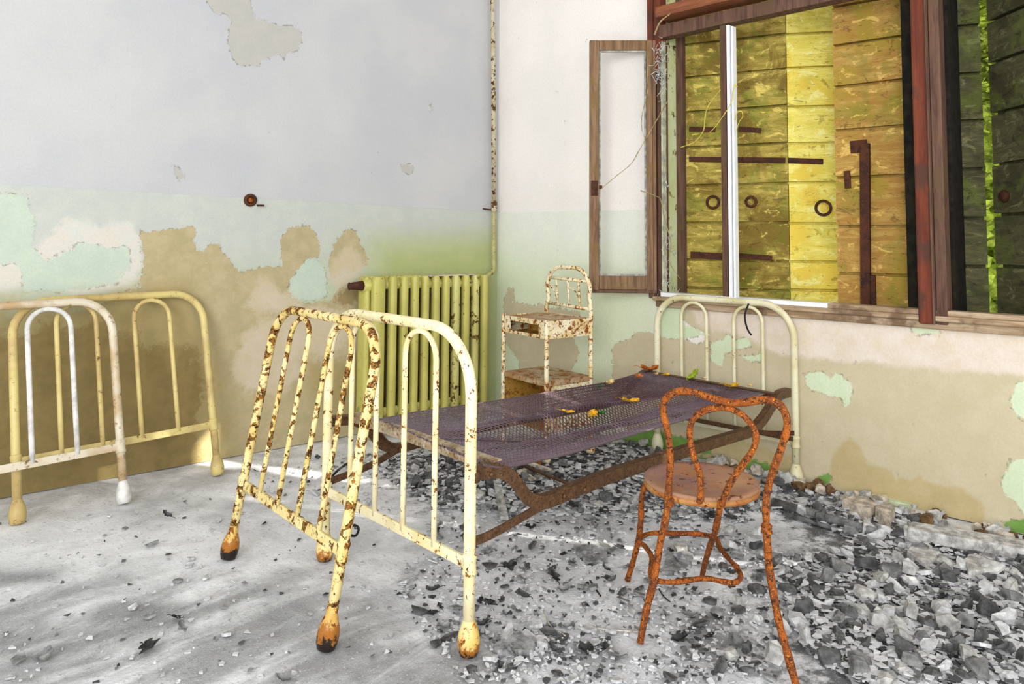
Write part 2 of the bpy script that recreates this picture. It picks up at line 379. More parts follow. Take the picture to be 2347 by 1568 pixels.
lb = MB(); lb.box((-7.5, .002, 0), (.30, .3, 3.92)); link('wall_left_masonry', lb, M['chip_l'], kind='structure')

# ---- right (window) wall with a long opening
set_frame(RIGHT_DEG)
OY0, OY1, OZ0, OZ1 = -1.311, -4.95, .850, 3.07
_yo = [-4.95, -3.392, -3.242, -3.066, -2.94, -2.91, -2.537, -2.281, -1.979, -1.896, -1.589, -1.491, -1.411, -.887]; _yn = [-4.95, -3.13, -2.996, -2.836, -2.721, -2.694, -2.355, -2.12, -1.843, -1.765, -1.482, -1.391, -1.316, -.82]
wy = lambda y: float(np.interp(y, _yo, _yn)); wz = lambda z: .899+.9103*(z-.869)
right_layers = {
 'dado': [[(.2, -.5), (.2, 1.393), (-1.3, 1.384), (-1.35, 1.384), (-1.35, -.5)]],
 'lowtone': [[(.2, -.5), (.2, 1.1), (-1.35, 1.05), (-1.35, -.5)]],
 'beige': polys(R2, [(1155, 690), (1163, 662), (1176, 660), (1180, 690), (1172, 694), (1200, 696), (1220, 700), (1240, 698), (1262, 706), (1330, 716), (1352, 760), (1310, 770), (1318, 792), (1326, 810), (1312, 850), (1300, 900), (1198, 900), (1190, 830), (1170, 800), (1160, 790)],
   [(1402, 800), (1412, 788), (1440, 778), (1462, 760), (1500, 764), (1540, 770), (1600, 786), (1628, 770), (1620, 740), (1700, 735), (1840, 722), (2347, 760), (2700, 800), (2700, 1420), (2347, 1260), (2150, 1210), (1830, 1110), (1500, 1030), (1400, 960), (1407, 900), (1405, 850)],
   [(1560, 700), (1700, 722), (1840, 726), (1840, 800), (1600, 760), (1560, 730)])+[[(-3.05, -.2), (-9.8, -.2), (-9.8, .88), (-3.05, .80)]],
 'creamband': polys(R2, [(1580, 700), (1840, 724), (2347, 762), (2700, 790), (2700, 900), (2347, 862), (2200, 850), (2050, 838), (1900, 828), (1780, 812), (1700, 770), (1600, 745)]),
 'green': polys(R2, [(1510, 690), (1560, 700), (1568, 745), (1600, 755), (1618, 765), (1600, 772), (1560, 778), (1510, 770)], [(1625, 785), (1660, 780), (1668, 762), (1680, 780), (1720, 775), (1724, 795), (1680, 800), (1660, 812), (1655, 840), (1632, 832)],
   [(1845, 860), (1880, 850), (1905, 868), (1912, 852), (1930, 862), (1948, 880), (1950, 928), (1932, 940), (1925, 912), (1880, 900), (1850, 888)], [(2060, 742), (2160, 748), (2150, 764), (2110, 768)], [(2360, 870), (2330, 880), (2318, 930), (2350, 965), (2400, 960), (2400, 880)],
   [(2360, 1050), (2310, 1062), (2292, 1100), (2300, 1140), (2330, 1150), (2360, 1200), (2420, 1200), (2420, 1050)], [(1700, 820), (1750, 806), (1756, 826), (1720, 832)]),
 'limegreen': polys(R2, [(1405, 1000), (1440, 985), (1500, 984), (1540, 1000), (1620, 1010), (1630, 1040), (1560, 1042), (1500, 1030), (1440, 1020)], [(1590, 1046), (1640, 1050), (1660, 1074), (1600, 1066)], [(1700, 1060), (1722, 1052), (1740, 1060), (1762, 1062), (1768, 1086), (1720, 1082)],
   [(1870, 1100), (1880, 1092), (1904, 1086), (1902, 1106), (1880, 1110)], [(2300, 1200), (2360, 1186), (2400, 1230), (2320, 1222)], [(1966, 1130), (1990, 1140), (1990, 1152), (1970, 1148)]),
 'brown': polys(R2, [(1900, 1100), (1908, 1040), (1935, 1010), (1950, 1002), (1970, 1020), (1985, 1060), (2010, 1070), (2040, 1075), (2056, 1110), (2062, 1090), (2080, 1100), (2100, 1100), (2104, 1080), (2112, 1100), (2140, 1110), (2200, 1120), (2250, 1150), (2260, 1210), (2150, 1200), (1990, 1160)], [(1530, 1035), (1700, 1010), (1830, 1050), (1830, 1110), (1530, 1046)]),
}
RM = wall_material('flaking_window_wall', (236, 231, 224), (244, 238, 232), [
 ('dado', (226, 230, 218), (232, 234, 220), .004, .004, 1.),
 ('lowtone', (218, 226, 196), (222, 230, 200), .2, .1, 1.),
 ('beige', (200, 188, 156), (208, 196, 166), .004, .075, 1.),
 ('creamband', (232, 220, 208), (222, 206, 186), .02, .08, .9),
 ('green', (208, 222, 186), (214, 226, 196), .004, .07, 1.),
 ('brown', (188, 168, 118), (198, 178, 132), .012, .06, .85),
 ('limegreen', (104, 150, 62), (128, 168, 84), .006, .05, 1.),
])
def hole(y, z): return OY1 < y < OY0 and OZ0 < z < OZ1
ex = MB()
T = .22   # wall thickness at the opening
ex.add([(0, OY0, OZ0), (T, OY0, OZ0), (T, OY0, OZ1), (0, OY0, OZ1)], [(0, 1, 2, 3)])
ex.add([(0, OY1, OZ0), (T, OY1, OZ0), (T, OY1, OZ1), (0, OY1, OZ1)], [(3, 2, 1, 0)])
ex.add([(0, OY0, OZ0), (T, OY0, OZ0), (T, OY1, OZ0), (0, OY1, OZ0)], [(3, 2, 1, 0)])
ex.add([(0, OY0, OZ1), (T, OY0, OZ1), (T, OY1, OZ1), (0, OY1, OZ1)], [(0, 1, 2, 3)])
ex.box((T, .3, 0), (T+.01, OY0, 4.5)); ex.box((T, OY0, 0), (T+.01, OY1, OZ0)); ex.box((T, OY1, 0), (T+.01, -9.5, 4.5)); ex.box((T, OY0, OZ1), (T+.01, OY1, 4.5))
usr = np.concatenate([np.arange(-9.5, OY1-.01, .2), [OY1], np.arange(OY1+.2, -3.9, .2), np.arange(-3.9, OY0-.01, .02), [OY0], np.arange(OY0+.02, -.005, .02), [0.]])
zsr = np.concatenate([np.arange(0, OZ0-.005, .02), [OZ0], np.arange(OZ0+.02, OZ1-.01, .03), [OZ1], np.arange(OZ1+.1, 4.51, .1)])
wall_obj('wall_right', usr, zsr, lambda u, z: (0, u, z), right_layers, RM, hole, extra=ex)

# ------------------------------------------------------------------ floor
set_frame(None)
def floor_material():
    m, nt, b = mat('dusty_grey_floor', .95); v = coords(nt)
    big = noisen(nt, v, .9, 5, .62, .5); mid = noisen(nt, v, 5, 6, .66, .4); fine = noisen(nt, v, 60, 4, .7); fn2 = noisen(nt, mapv(nt, v, loc=(3, 3, 3)), 170, 3, .6)
    c = mix(nt, rng(nt, mid, .36, .66), s2l((196, 197, 199)), s2l((238, 239, 242)))
    a = N(nt, 'ShaderNodeAttribute', attribute_name='pale')
    c = mix(nt, mth(nt, 'MULTIPLY', rng(nt, mth(nt, 'ADD', a.outputs['Fac'], mth(nt, 'MULTIPLY', mth(nt, 'SUBTRACT', mid, .5), .6)), -.25, .2), .55), c, s2l((236, 236, 237)))
    c = mix(nt, mth(nt, 'MULTIPLY', rng(nt, big, .52, .66), .45), c, s2l((128, 128, 128)))
    a = N(nt, 'ShaderNodeAttribute', attribute_name='dark_floor')
    dark_amt = mth(nt, 'ADD', a.outputs['Fac'], mth(nt, 'MULTIPLY', mth(nt, 'SUBTRACT', noisen(nt, mapv(nt, v, loc=(1, 8, 2)), 14, 5, .7), .5), 1.1))
    c = mix(nt, mth(nt, 'MULTIPLY', rng(nt, dark_amt, -.1, .16), .86), c, s2l((50, 50, 50)))
    a = N(nt, 'ShaderNodeAttribute', attribute_name='grey_streaks')
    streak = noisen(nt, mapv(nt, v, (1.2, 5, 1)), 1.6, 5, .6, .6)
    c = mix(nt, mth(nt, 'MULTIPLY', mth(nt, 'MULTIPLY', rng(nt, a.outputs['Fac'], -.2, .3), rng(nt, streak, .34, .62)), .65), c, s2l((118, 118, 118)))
    a = N(nt, 'ShaderNodeAttribute', attribute_name='stain')
    c = mix(nt, mth(nt, 'MULTIPLY', rng(nt, mth(nt, 'ADD', a.outputs['Fac'], mth(nt, 'MULTIPLY', mth(nt, 'SUBTRACT', mid, .5), .16)), -.03, .05), .6), c, s2l((92, 92, 92)))
    c = mix(nt, mth(nt, 'MULTIPLY', rng(nt, fine, .58, .68), .45), c, s2l((90, 90, 90)))
    c = mix(nt, mth(nt, 'MULTIPLY', rng(nt, fn2, .60, .70), .5), c, s2l((245, 245, 245)))
    nt.links.new(c, b.inputs['Base Color'])
    bump(nt, b, mth(nt, 'ADD', mth(nt, 'MULTIPLY', mid, 1.2), mth(nt, 'MULTIPLY', fine, .5)), .012, .6)
    return m
def fpoly(*pp): return [[tuple(at_z(x, y)[:2]) for x, y in p] for p in pp]
floor_layers = {
 'grey_streaks': fpoly([(-300, 1330), (700, 1290), (1000, 1400), (1500, 1420), (1560, 1700), (-400, 1700)]),  # grey streaks over the near left floor
 'pale': fpoly([(-100, 1200), (250, 1150), (560, 1120), (900, 1080), (960, 1200), (700, 1290), (300, 1290), (-100, 1340)], [(1000, 1330), (1500, 1260), (1560, 1300), (1250, 1380), (1050, 1420)]),
 'dark_floor': fpoly([(820, 1050), (1150, 1000), (1480, 1010), (1560, 1100), (1480, 1180), (1250, 1130), (1000, 1160)], [(1760, 1120), (2000, 1190), (2347, 1330), (2500, 1360), (2500, 1750), (1950, 1750), (1800, 1480), (1760, 1300), (1860, 1260)]),  # floor darker under the bed and among the debris at right
 'stain': fpoly([(200, 1400), (260, 1376), (420, 1380), (430, 1395), (340, 1420), (200, 1430)], [(310, 1440), (390, 1418), (395, 1428), (330, 1462)], [(325, 1498), (355, 1488), (362, 1500), (332, 1508)], [(570, 1362), (680, 1336), (690, 1350), (610, 1372)], [(-60, 1300), (140, 1302), (140, 1330), (-60, 1345)], [(790, 1480), (860, 1480), (1000, 1505), (1000, 1512), (860, 1495), (790, 1486)],
   [(1550, 1420), (1650, 1390), (1720, 1440), (1700, 1540), (1560, 1520)], [(1290, 1480), (1400, 1440), (1440, 1500), (1330, 1560)]),
}
fx = np.concatenate([np.arange(-7.5, -3.9, .15), np.arange(-3.9, .0, .03), [0., .2]]); fy = np.concatenate([np.arange(-9.5, -3.9, .15), np.arange(-3.9, .35, .03), [.4, 1.4]])
def fz(x, y):
    base = .006*noise.noise(Vector((x*3, y*3, 0)))+.003*noise.noise(Vector((x*11, y*11, 4)))
    return base-.004
wall_obj('floor', fx, fy, lambda u, z: (u, z, fz(u, z)), floor_layers, floor_material())
cb = MB(); cb.box((-7.9, 1.5, 3.92), (.3, -9.5, 4.0)); link('ceiling', cb, M['chip_l'], kind='structure')

# ------------------------------------------------------------------ window frame (setting)
set_frame(RIGHT_DEG)
win = thing('window_1', (0, OY0, OZ0), None, None, kind='structure')
def wb(name, boxes, mt, bevel=.003):
    b = MB()
    for p0, p1 in boxes: b.box((p0[0], wy(p0[1]), wz(p0[2])), (p1[0], wy(p1[1]), wz(p1[2])))
    return link(name, b, mt, win, bevel=bevel)
ZT = 2.517
wb('frame_jamb', [((-.035, -1.389, .83), (.05, -1.425, 2.36))], M['sash_dark'])
wb('frame_jamb', [((-.035, -1.385, 2.36), (.05, -1.425, 3.25)), ((-.02, -1.425, 2.30), (.045, -1.475, 3.25))], M['red_wood'])
wb('frame_jamb', [((.0, -1.432, .84), (.07, -1.468, 2.50))], M['sash_dark'])
wb('hinge_batten', [((-.012, -1.470, .86), (.03, -1.480, 2.50))], M['batten'], .001)
wb('transom', [((-.10, -1.49, 2.63), (.05, -4.90, 2.70))], M['transom'])
wb('head_rail', [((-.03, -1.47, ZT), (.05, -4.90, 2.60))], M['sash_dark'])
wb('casement_stile', [((-.02, -1.888, .86), (.03, -1.925, ZT))], M['sash_dark'])
wb('sunlit_edge', [((-.028, -1.935, .86), (.02, -1.952, ZT-.01)), ((-.02, -1.960, .86), (.02, -1.972, ZT-.02))], M['sunlit_edge'], .001)  # white colour stands in for sun glinting on the bar edge
wb('window_post', [((-.05, -2.945, .80), (.05, -3.010, 3.25))], M['red_wood'], .008)
wb('window_post', [((-.06, -3.010, .80), (.03, -3.020, 3.25)), ((-.035, -3.022, .80), (.05, -3.07, 3.25))], M['sash_dark'], .006)
wb('window_post', [((-.05, -3.46, .80), (.05, -3.54, 3.25))], M['red_wood'], .008)
wb('bottom_rail', [((-.03, -1.47, .842), (.05, -2.50, .868))], M['sunlit_edge'])  # left stretch white: sunlight on the rail put into the colour
wb('bottom_rail', [((-.03, -2.50, .842), (.05, -4.90, .868))], M['sill'])
wb('sill_board', [((-.045, -1.42, .815), (.20, -4.95, .842))], M['sill'], .006)
wb('sill_board', [((-.025, -1.43, .775), (.0, -4.95, .815))], M['sill'], .006)
# reveal on the left with flaked green paint and a strip of old wood
wb('reveal_strip', [((.06, -1.425, .85), (.20, -1.452, 3.2))], enamel('flaked_pale_green_paint', (206, 214, 150), (222, 232, 190), (120, 96, 50), (70, 60, 40), .35, .3, 12))
wb('shutter_stop', [((.06, -2.868, .80), (.26, -3.085, 3.25))], M['black'])  # added black box, its colour standing in for the shaded gap
wb('shutter_stop', [((.185, -1.43, .85), (.225, -1.50, 3.2))], M['sash_dark'])

# ---- open casement leaf
S0 = at_d(1503, 400, depth((0, -1.335, 1.6))); S1 = at_d(1351, 400, depth(S0)+.01)
sw = S1[:2]-S0[:2]; sw = V(sw[0], sw[1], 0); SW = np.linalg.norm(sw); sw /= SW; SZ0 = .905; SZ1 = 2.395
sash = thing('casement_sash', (S0[0], S0[1], SZ0), 'open brown wooden casement sash hanging on the left side of the window opening', 'window sash')
up = V(0, 0, 1); sn = np.cross(sw, up)
def sp(u, z): return V(S0[0], S0[1], 0)+sw*u+up*z
for u in (.028, SW-.028):
    b = MB(); b.beam(sp(u, SZ0), sp(u, SZ1), sn, .056, .04); link('stile', b, M['sash'], sash, bevel=.004)
b = MB(); b.beam(sp(.056, SZ1-.03), sp(SW-.056, SZ1-.03), sn, .06, .036); link('top_rail', b, M['sash'], sash, bevel=.004)
b = MB(); b.beam(sp(.056, SZ0+.045), sp(SW-.056, SZ0+.045), sn, .08, .036); link('bottom_rail', b, M['sash'], sash, bevel=.004)
b = MB(); b.beam(sp(.0, SZ0-.006), sp(SW+.002, SZ0-.006), sn, .018, .05); link('drip_bar', b, M['sash_dark'], sash, bevel=.003)
b = MB()
for u in (.061, SW-.061): b.beam(sp(u, SZ0+.085), sp(u, SZ1-.06), sn, .010, .012)
b.beam(sp(.06, SZ0+.09), sp(SW-.06, SZ0+.09), sn, .010, .012); b.beam(sp(.06, SZ1-.065), sp(SW-.06, SZ1-.065), sn, .010, .012)
link('glazing_bead', b, plain('greyed_bead', (170, 168, 160), .7, .1), sash)
b = MB(); b.beam(sp(SW-.028, 1.46), sp(SW-.028, 1.55), sn, .04, .047); link('latch_plate', b, M['iron_dark'], sash)
b = MB(); b.beam(sp(SW-.075, 1.512), sp(SW-.055, 1.512), sn, .02, .03); link('latch_bolt', b, M['iron_dark'], sash)

# ---- dried creepers and cobwebs around the window
def vine(name, pts, r, mt, label, cat='creeper', group=None):
    b = MB(); P = smooth_pts(pts, 5)
    b.tube(P, [r*(1-.5*i/len(P)) for i in range(len(P))], 5, wob=.5); return link(name, b, mt, None, label, cat, group)
dS = depth(S0)
vine('dry_vine', [at_d(x, y, dS-.06) for x, y in [(1530, 232), (1498, 288), (1478, 322), (1462, 350), (1446, 376), (1412, 404), (1388, 424), (1370, 440)]], .003, M['vine'], 'long thin dry vine hanging diagonally across the open casement sash', group=None)
vine('dry_vine', [at_d(x, y, dS-.05) for x, y in [(1486, 118), (1484, 160), (1485, 205), (1477, 240), (1471, 268), (1472, 300), (1482, 326)]], .0026, M['vine'], 'thin thorny dry vine drooping in the right of the open casement sash')
vine('dry_vine', [at_d(x, y, dS-.10) for x, y in [(1468, 437), (1500, 448), (1514, 458), (1520, 490), (1530, 525), (1538, 560), (1534, 600), (1560, 640)]], .0032, M['vine'], 'dry vine running down the left jamb of the window')
vine('dry_vine', [at_d(x, y, depth((.1, -1.6, 1.6))) for x, y in [(1660, 196), (1625, 240), (1616, 270), (1612, 300), (1592, 325), (1560, 338)]], .005, M['vine_pale'], 'pale yellow vine behind the window bars, in front of the left shutter')
vine('dry_vine', [at_d(x, y, dS-.12) for x, y in [(1500, 80), (1512, 52), (1530, 36), (1548, 20), (1570, -6)]], .006, M['vine'], 'short brown vine stem at the top left corner of the window frame')
vine('dry_vine', [at_d(x, y, depth((-.05, -1.82, 1.6))) for x, y in [(1690, 200), (1684, 194), (1680, 210), (1678, 232), (1660, 262), (1640, 290), (1625, 305)]], .0035, M['vine_pale'], 'hooked pale vine hanging on the white window bar')
vine('dry_vine', [at_d(x, y, depth((-.05, -1.82, 1.6))) for x, y in [(1684, 276), (1690, 258), (1700, 256), (1702, 268), (1694, 280), (1688, 300)]], .003, M['vine_pale'], 'small curled tendril beside the white window bar')
vine('dry_vine', [at_d(x, y, depth((.12, -1.65, 2.6))) for x, y in [(1548, 12), (1570, 16), (1600, 14), (1622, 8), (1640, -10)]], .006, M['vine_pale'], 'yellow vine tangle above the window transom')
wm = MB()
for (x, y, n) in ((1512, 140, 50), (1516, 165, 40), (1532, 560, 26), (1524, 420, 14), (1536, 640, 20), (1520, 670, 24)):
    for _ in range(n):
        p = at_d(x+rnd.gauss(0, 5), y+rnd.gauss(0, 26), dS-.05+rnd.gauss(0, .02)); q = p+V(rnd.gauss(0, .02), rnd.gauss(0, .02), rnd.gauss(0, .03))
        wm.tube([p, (p+q)/2+V(0, 0, -.004), q], .0016, 3)
link('cobweb', wm, M['web'], None, 'torn white cobwebs clinging to the left window jamb', 'cobweb', kind='stuff')

# ---- plank shutters
def shutter_wood(name, a, b_, c, d, green):
    m, nt, b = mat(name, .85); v = coords(nt)
    g = noisen(nt, mapv(nt, v, (2.5, 2.5, 14)), 2.2, 5, .7, .5); n2 = noisen(nt, v, 3.2, 5, .65, .6); n3 = noisen(nt, mapv(nt, v, loc=(5, 5, 1)), 6, 4, .6, .4); spots = noisen(nt, mapv(nt, v, (1, 1, 1.6), (2, 9, 3)), 9, 5, .75, .8); fine = noisen(nt, mapv(nt, v, (6, 6, 40)), 4, 4, .7)
    cc = mix(nt, rng(nt, g, .36, .62), s2l(a), s2l(b_)); cc = mix(nt, rng(nt, n2, .48, .60), cc, s2l(c))
    cc = mix(nt, mth(nt, 'MULTIPLY', rng(nt, n3, .50, .64), green), cc, s2l((110, 124, 40)))
    cc = mix(nt, mth(nt, 'MULTIPLY', rng(nt, spots, .56, .64), .55), cc, s2l(tuple(min(255, q*1.28+14) for q in a))); cc = mix(nt, mth(nt, 'MULTIPLY', rng(nt, spots, .42, .36), .6), cc, s2l(d)); cc = mix(nt, rng(nt, fine, .60, .70), cc, s2l(d)); nt.links.new(cc, b.inputs['Base Color']); bump(nt, b, fine, .003, .8); return m
M['sh_a'] = shutter_wood('mossy_yellow_planks', (190, 168, 84), (150, 132, 56), (126, 104, 42), (84, 60, 28), .5)
M['sh_a_sunlit'] = shutter_wood('sunlit_yellow_planks', (250, 236, 130), (232, 214, 92), (236, 208, 84), (150, 120, 44), .2)  # sunlit copy of the left leaf's planks, brightness put into the colour
M['sh_c'] = shutter_wood('brown_ochre_planks', (192, 156, 84), (170, 126, 60), (168, 140, 56), (104, 70, 34), .35)
M['sh_d'] = shutter_wood('dark_green_planks', (96, 94, 62), (72, 72, 46), (64, 62, 38), (44, 38, 24), .35)
def leaf_panel(parent, name, x0, ang, y0, width, mt, zs, gap=.016, th=.03, z_lo=.68, z_hi=3.35):
    """one plank panel starting at (x0,y0) and running away to the right, swung out by ang; planks separated by gaps"""
    d = V(math.sin(ang), -math.cos(ang), 0); n = V(math.cos(ang), math.sin(ang), 0); b = MB()
    zz = [z_lo]+[z for z in zs if z_lo < z < z_hi]+[z_hi]
    p = V(x0, y0, 0)
    for i in range(len(zz)-1):
        a0, a1 = zz[i]+gap/2, zz[i+1]-gap/2; k = rnd.uniform(-.003, .003)
        q = [p+n*k, p+d*width+n*k, p+d*width+n*(th+k), p+n*(th+k)]
        b.hexa([w_+up*a0 for w_ in q]+[w_+up*a1 for w_ in q])
    b.hexa([w_+up*z_lo for w_ in [p+n*(th+.004), p+d*width+n*(th+.004), p+d*width+n*(th+.012), p+n*(th+.012)]]+[w_+up*z_hi for w_ in [p+n*(th+.004), p+d*width+n*(th+.004), p+d*width+n*(th+.012), p+n*(th+.012)]])
    link(name, b, mt, parent); return p, d, n
def on_leaf(x, y, p, n): return plane(x, y, n, n@p)
A1 = math.radians(17.6); A2 = math.radians(33); yA = float(on_right(1558, 400, .215)[1])
q0 = V(.215, yA, 0); dA = V(math.sin(A1), -math.cos(A1), 0); nA = V(math.cos(A1), math.sin(A1), 0)
jj = on_leaf(1806, 300, q0, nA); wA = float((jj-q0)[:2]@dA[:2])
zA = [float(on_leaf(1750, y, q0, nA)[2]) for y in (665, 598, 510, 421, 330, 245, 162, 83, 6, -70, -150)]
sh = thing('plank_shutter', (q0[0], q0[1], .8), 'mossy yellow plank shutter, left leaf seen between window jamb and brown right leaf', 'shutter')
leaf_panel(sh, 'plank_panel', q0[0], A1, q0[1], wA-.004, M['sh_a'], sorted(zA))
q1 = q0+dA*wA
nB = V(math.cos(A2), math.sin(A2), 0)
zB = [float(on_leaf(1860, y, q1, nB)[2]) for y in (665, 600, 512, 418, 328, 244, 154, 76, 0, -80)]
leaf_panel(sh, 'plank_panel', q1[0], A2, q1[1], .62, M['sh_a_sunlit'], sorted(zB))
b = MB(); b.beam(q0+dA*wA+nA*(.032), q0+dA*wA+nA*.032+up*3.3, dA, .03, .02); 
def strap(parent, x0, x1, y0, y1, p, n, hpx=.03, name='iron_strap'):
    a = on_leaf(x0, y0, p, n)-n*.004; c_ = on_leaf(x1, y1, p, n)-n*.004; b = MB(); b.beam(a, c_, n, hpx, .008)
    return link(name, b, M['iron_dark'], parent, bevel=.001)
strap(sh, 1580, 1800, 365, 368, q0, nA, .032); strap(sh, 1806, 1886, 368, 371, q1, nB, .032)
strap(sh, 1583, 1655, 584, 588, q0, nA, .04); strap(sh, 1692, 1770, 586, 592, q0, nA, .03); strap(sh, 1580, 1640, 296, 298, q0, nA, .03); strap(sh, 1694, 1745, 296, 300, q0, nA, .03)
def ring(parent, x, y, p, n, R=.035, r=.008):
    c_ = on_leaf(x, y, p, n)-n*.012; a = np.cross(n, up); b = MB()
    b.tube([c_+R*(a*math.cos(t)+up*math.sin(t)) for t in np.linspace(0, 2*math.pi, 20, endpoint=False)], r, 8, closed=True); link('ring_pull', b, M['iron_dark'], parent)
ring(sh, 1635, 464, q0, nA); ring(sh, 1722, 463, q0, nA, .028); ring(sh, 1886, 477, q1, nB, .04)
# right leaf of the first window
AB = math.radians(6); q2 = on_right(1915, 400, .215); q2 = V(q2[0], q2[1], 0); dB = V(math.sin(AB), -math.cos(AB), 0); nB2 = V(math.cos(AB), math.sin(AB), 0)
wB = float((on_leaf(2084, 300, q2, nB2)-q2)[:2]@dB[:2])
zC = [float(on_leaf(1917, y, q2, nB2)[2]) for y in (626, 519, 408, 300, 200, 105, 15, -80)]
sh2 = thing('plank_shutter', (q2[0], q2[1], .8), 'brown ochre plank shutter with a long upright iron bolt, left of the red window post', 'shutter')
leaf_panel(sh2, 'plank_panel', q2[0], AB, q2[1], wB, M['sh_c'], sorted(zC))
def vstrap(parent, x, y0, y1, p, n, wd, th=.012, name='upright_bolt'):
    a = on_leaf(x, y0, p, n)-n*th/2; c_ = on_leaf(x+2, y1, p, n)-n*th/2; b = MB(); b.beam(a, c_, n, wd, th); return link(name, b, M['iron_dark'], parent, bevel=.001)
vstrap(sh2, 1984, 330, 700, q2, nB2, .045, .03); vstrap(sh2, 1968, 322, 350, q2, nB2, .08, .012, 'bolt_plate'); vstrap(sh2, 2000, 630, 700, q2, nB2, .03, .02, 'bolt_keeper'); vstrap(sh2, 1942, 392, 432, q2, nB2, .03, .01, 'bolt_plate')
# second window: two leaves ajar with a bright slit between them
q3 = on_right(2172, 300, .23); q3 = V(q3[0], q3[1], 0); AC = math.radians(25); dC = V(math.sin(AC), -math.cos(AC), 0); nC = V(math.cos(AC), math.sin(AC), 0)
wC = float((on_leaf(2254, 300, q3, nC)-q3)[:2]@dC[:2])
zD = [float(on_leaf(2200, y, q3, nC)[2]) for y in (610, 500, 388, 278, 170, 60, -50)]
sh3 = thing('plank_shutter', (q3[0], q3[1], .8), 'narrow dark green plank shutter between red window post and bright slit', 'shutter')
leaf_panel(sh3, 'plank_panel', q3[0], AC, q3[1], wC, M['sh_d'], sorted(zD))
e3 = q3+dC*wC
g0 = at_d(2272, 300, depth(V(e3[0], e3[1], 1.6))+.03); AE = math.radians(-45); dE = V(math.sin(AE), -math.cos(AE), 0); nE = V(math.cos(AE), math.sin(AE), 0); g0 = V(g0[0], g0[1], 0)
zE = [float(on_leaf(2300, y, g0, nE)[2]) for y in (610, 492, 375, 255, 135, 35, -70)]
sh4 = thing('plank_shutter', (g0[0], g0[1], .8), 'dark green plank shutter at the right edge, right of the bright slit', 'shutter')
wE = (e3[0]+.02-.23)/math.cos(math.radians(45))
pE, dE, nE = leaf_panel(sh4, 'plank_panel', g0[0], AE, g0[1], .34, M['sh_d'], sorted(zE))
b = MB(); b.beam(g0+dE*.34+up*.8+V(0, 0, 0), g0+dE*.34+V(0, -.55, 0)+up*.8, up, .03, .01)
leaf_panel(sh4, 'plank_panel', (g0+dE*.345)[0], 0, (g0+dE*.345)[1], abs(-3.74-(g0+dE*.345)[1]), M['sh_d'], sorted(zE))
c_ = on_leaf(2306, 450, g0, nE)-nE*.01; b = MB(); b.lathe(c_, [(.022, -.012), (.03, 0), (.026, .01)], nE, 14); link('knob', b, M['iron_dark'], sh4)
# third opening, beyond the frame: shutter added with holes cut to shape the sun patch
sh5 = thing('plank_shutter', (.25, -3.75, .8), 'dark plank shutter added beyond the right edge, holes cut to shape the sun patch', 'shutter')
b = MB()
HY0, HY1, HZ0, HZ1 = -3.86, -4.26, 1.93, 2.85
for i in range(9):
    z0 = .82+i*.272; z1 = z0+.266
    for y0, y1 in ((-3.75, HY0), (HY1, -4.96)): b.box((.25, y0, z0), (.28, y1, z1))
b.box((.25, HY0, .82), (.28, HY1, HZ0)); b.box((.25, HY0, HZ1), (.28, HY1, 3.27)); b.box((.255, -3.98, HZ0), (.275, -4.0, HZ1)); b.box((.25, HY0, 2.08), (.28, -4.14, 2.11)); b.box((.25, HY0, 2.50), (.28, -4.02, 2.56)); b.box((.25, -4.12, 2.34), (.28, HY1, 2.40)); b.box((.25, -4.10, HZ0), (.28, -4.115, 1.98))
link('plank_panel', b, M['sh_d'], sh5)
# added bush outside, shaped to block sun through the shutter gaps
bc = V(.98, -3.62, 0); br = random.Random(3); b = MB()
for _ in range(15000):
    t = br.uniform(0, 2*math.pi); s_ = br.uniform(-1, 1); rr = br.uniform(.72, 1.05); q = math.sqrt(1-s_*s_)
    p = bc+V(.36*rr*q*math.cos(t), .85*rr*q*math.sin(t), 2.6+2.9*rr*s_)
    d = V(br.gauss(0, 1), br.gauss(0, 1), br.gauss(0, .6)); d /= np.linalg.norm(d); e = np.cross(d, up); e /= np.linalg.norm(e)+1e-9; L = br.uniform(.06, .12)
    b.add([p, p+d*L*.5+e*L*.3, p+d*L, p+d*L*.5-e*L*.3], [(0, 1, 2, 3)])
b.lathe(bc+V(0, 0, .1), [(.15, 0), (.30, .6), (.33, 1.8), (.32, 4.2), (.1, 5.2)], seg=12)
link('bush', b, M['foliage'], None, 'bright green bush outdoors added to block the sun at the shutter gaps', 'bush', kind='stuff')

b = MB()
for _ in range(16000):
    p = V(2.6+br.uniform(0, .5), br.uniform(-5.2, -.8), br.uniform(0, 4.3)); d = V(br.gauss(0, .5), br.gauss(0, 1), br.gauss(0, .7)); d /= np.linalg.norm(d); e = np.cross(d, V(1, 0, 0)); e /= np.linalg.norm(e)+1e-9; L = br.uniform(.07, .15)
    b.add([p, p+d*L*.5+e*L*.3, p+d*L, p+d*L*.5-e*L*.3], [(0, 1, 2, 3)])
b.box((3.1, -5.2, 0), (3.5, -.8, 4.2))
link('hedge', b, M['foliage'], None, 'tall bright green hedge outdoors behind the shutters', 'hedge', kind='stuff')

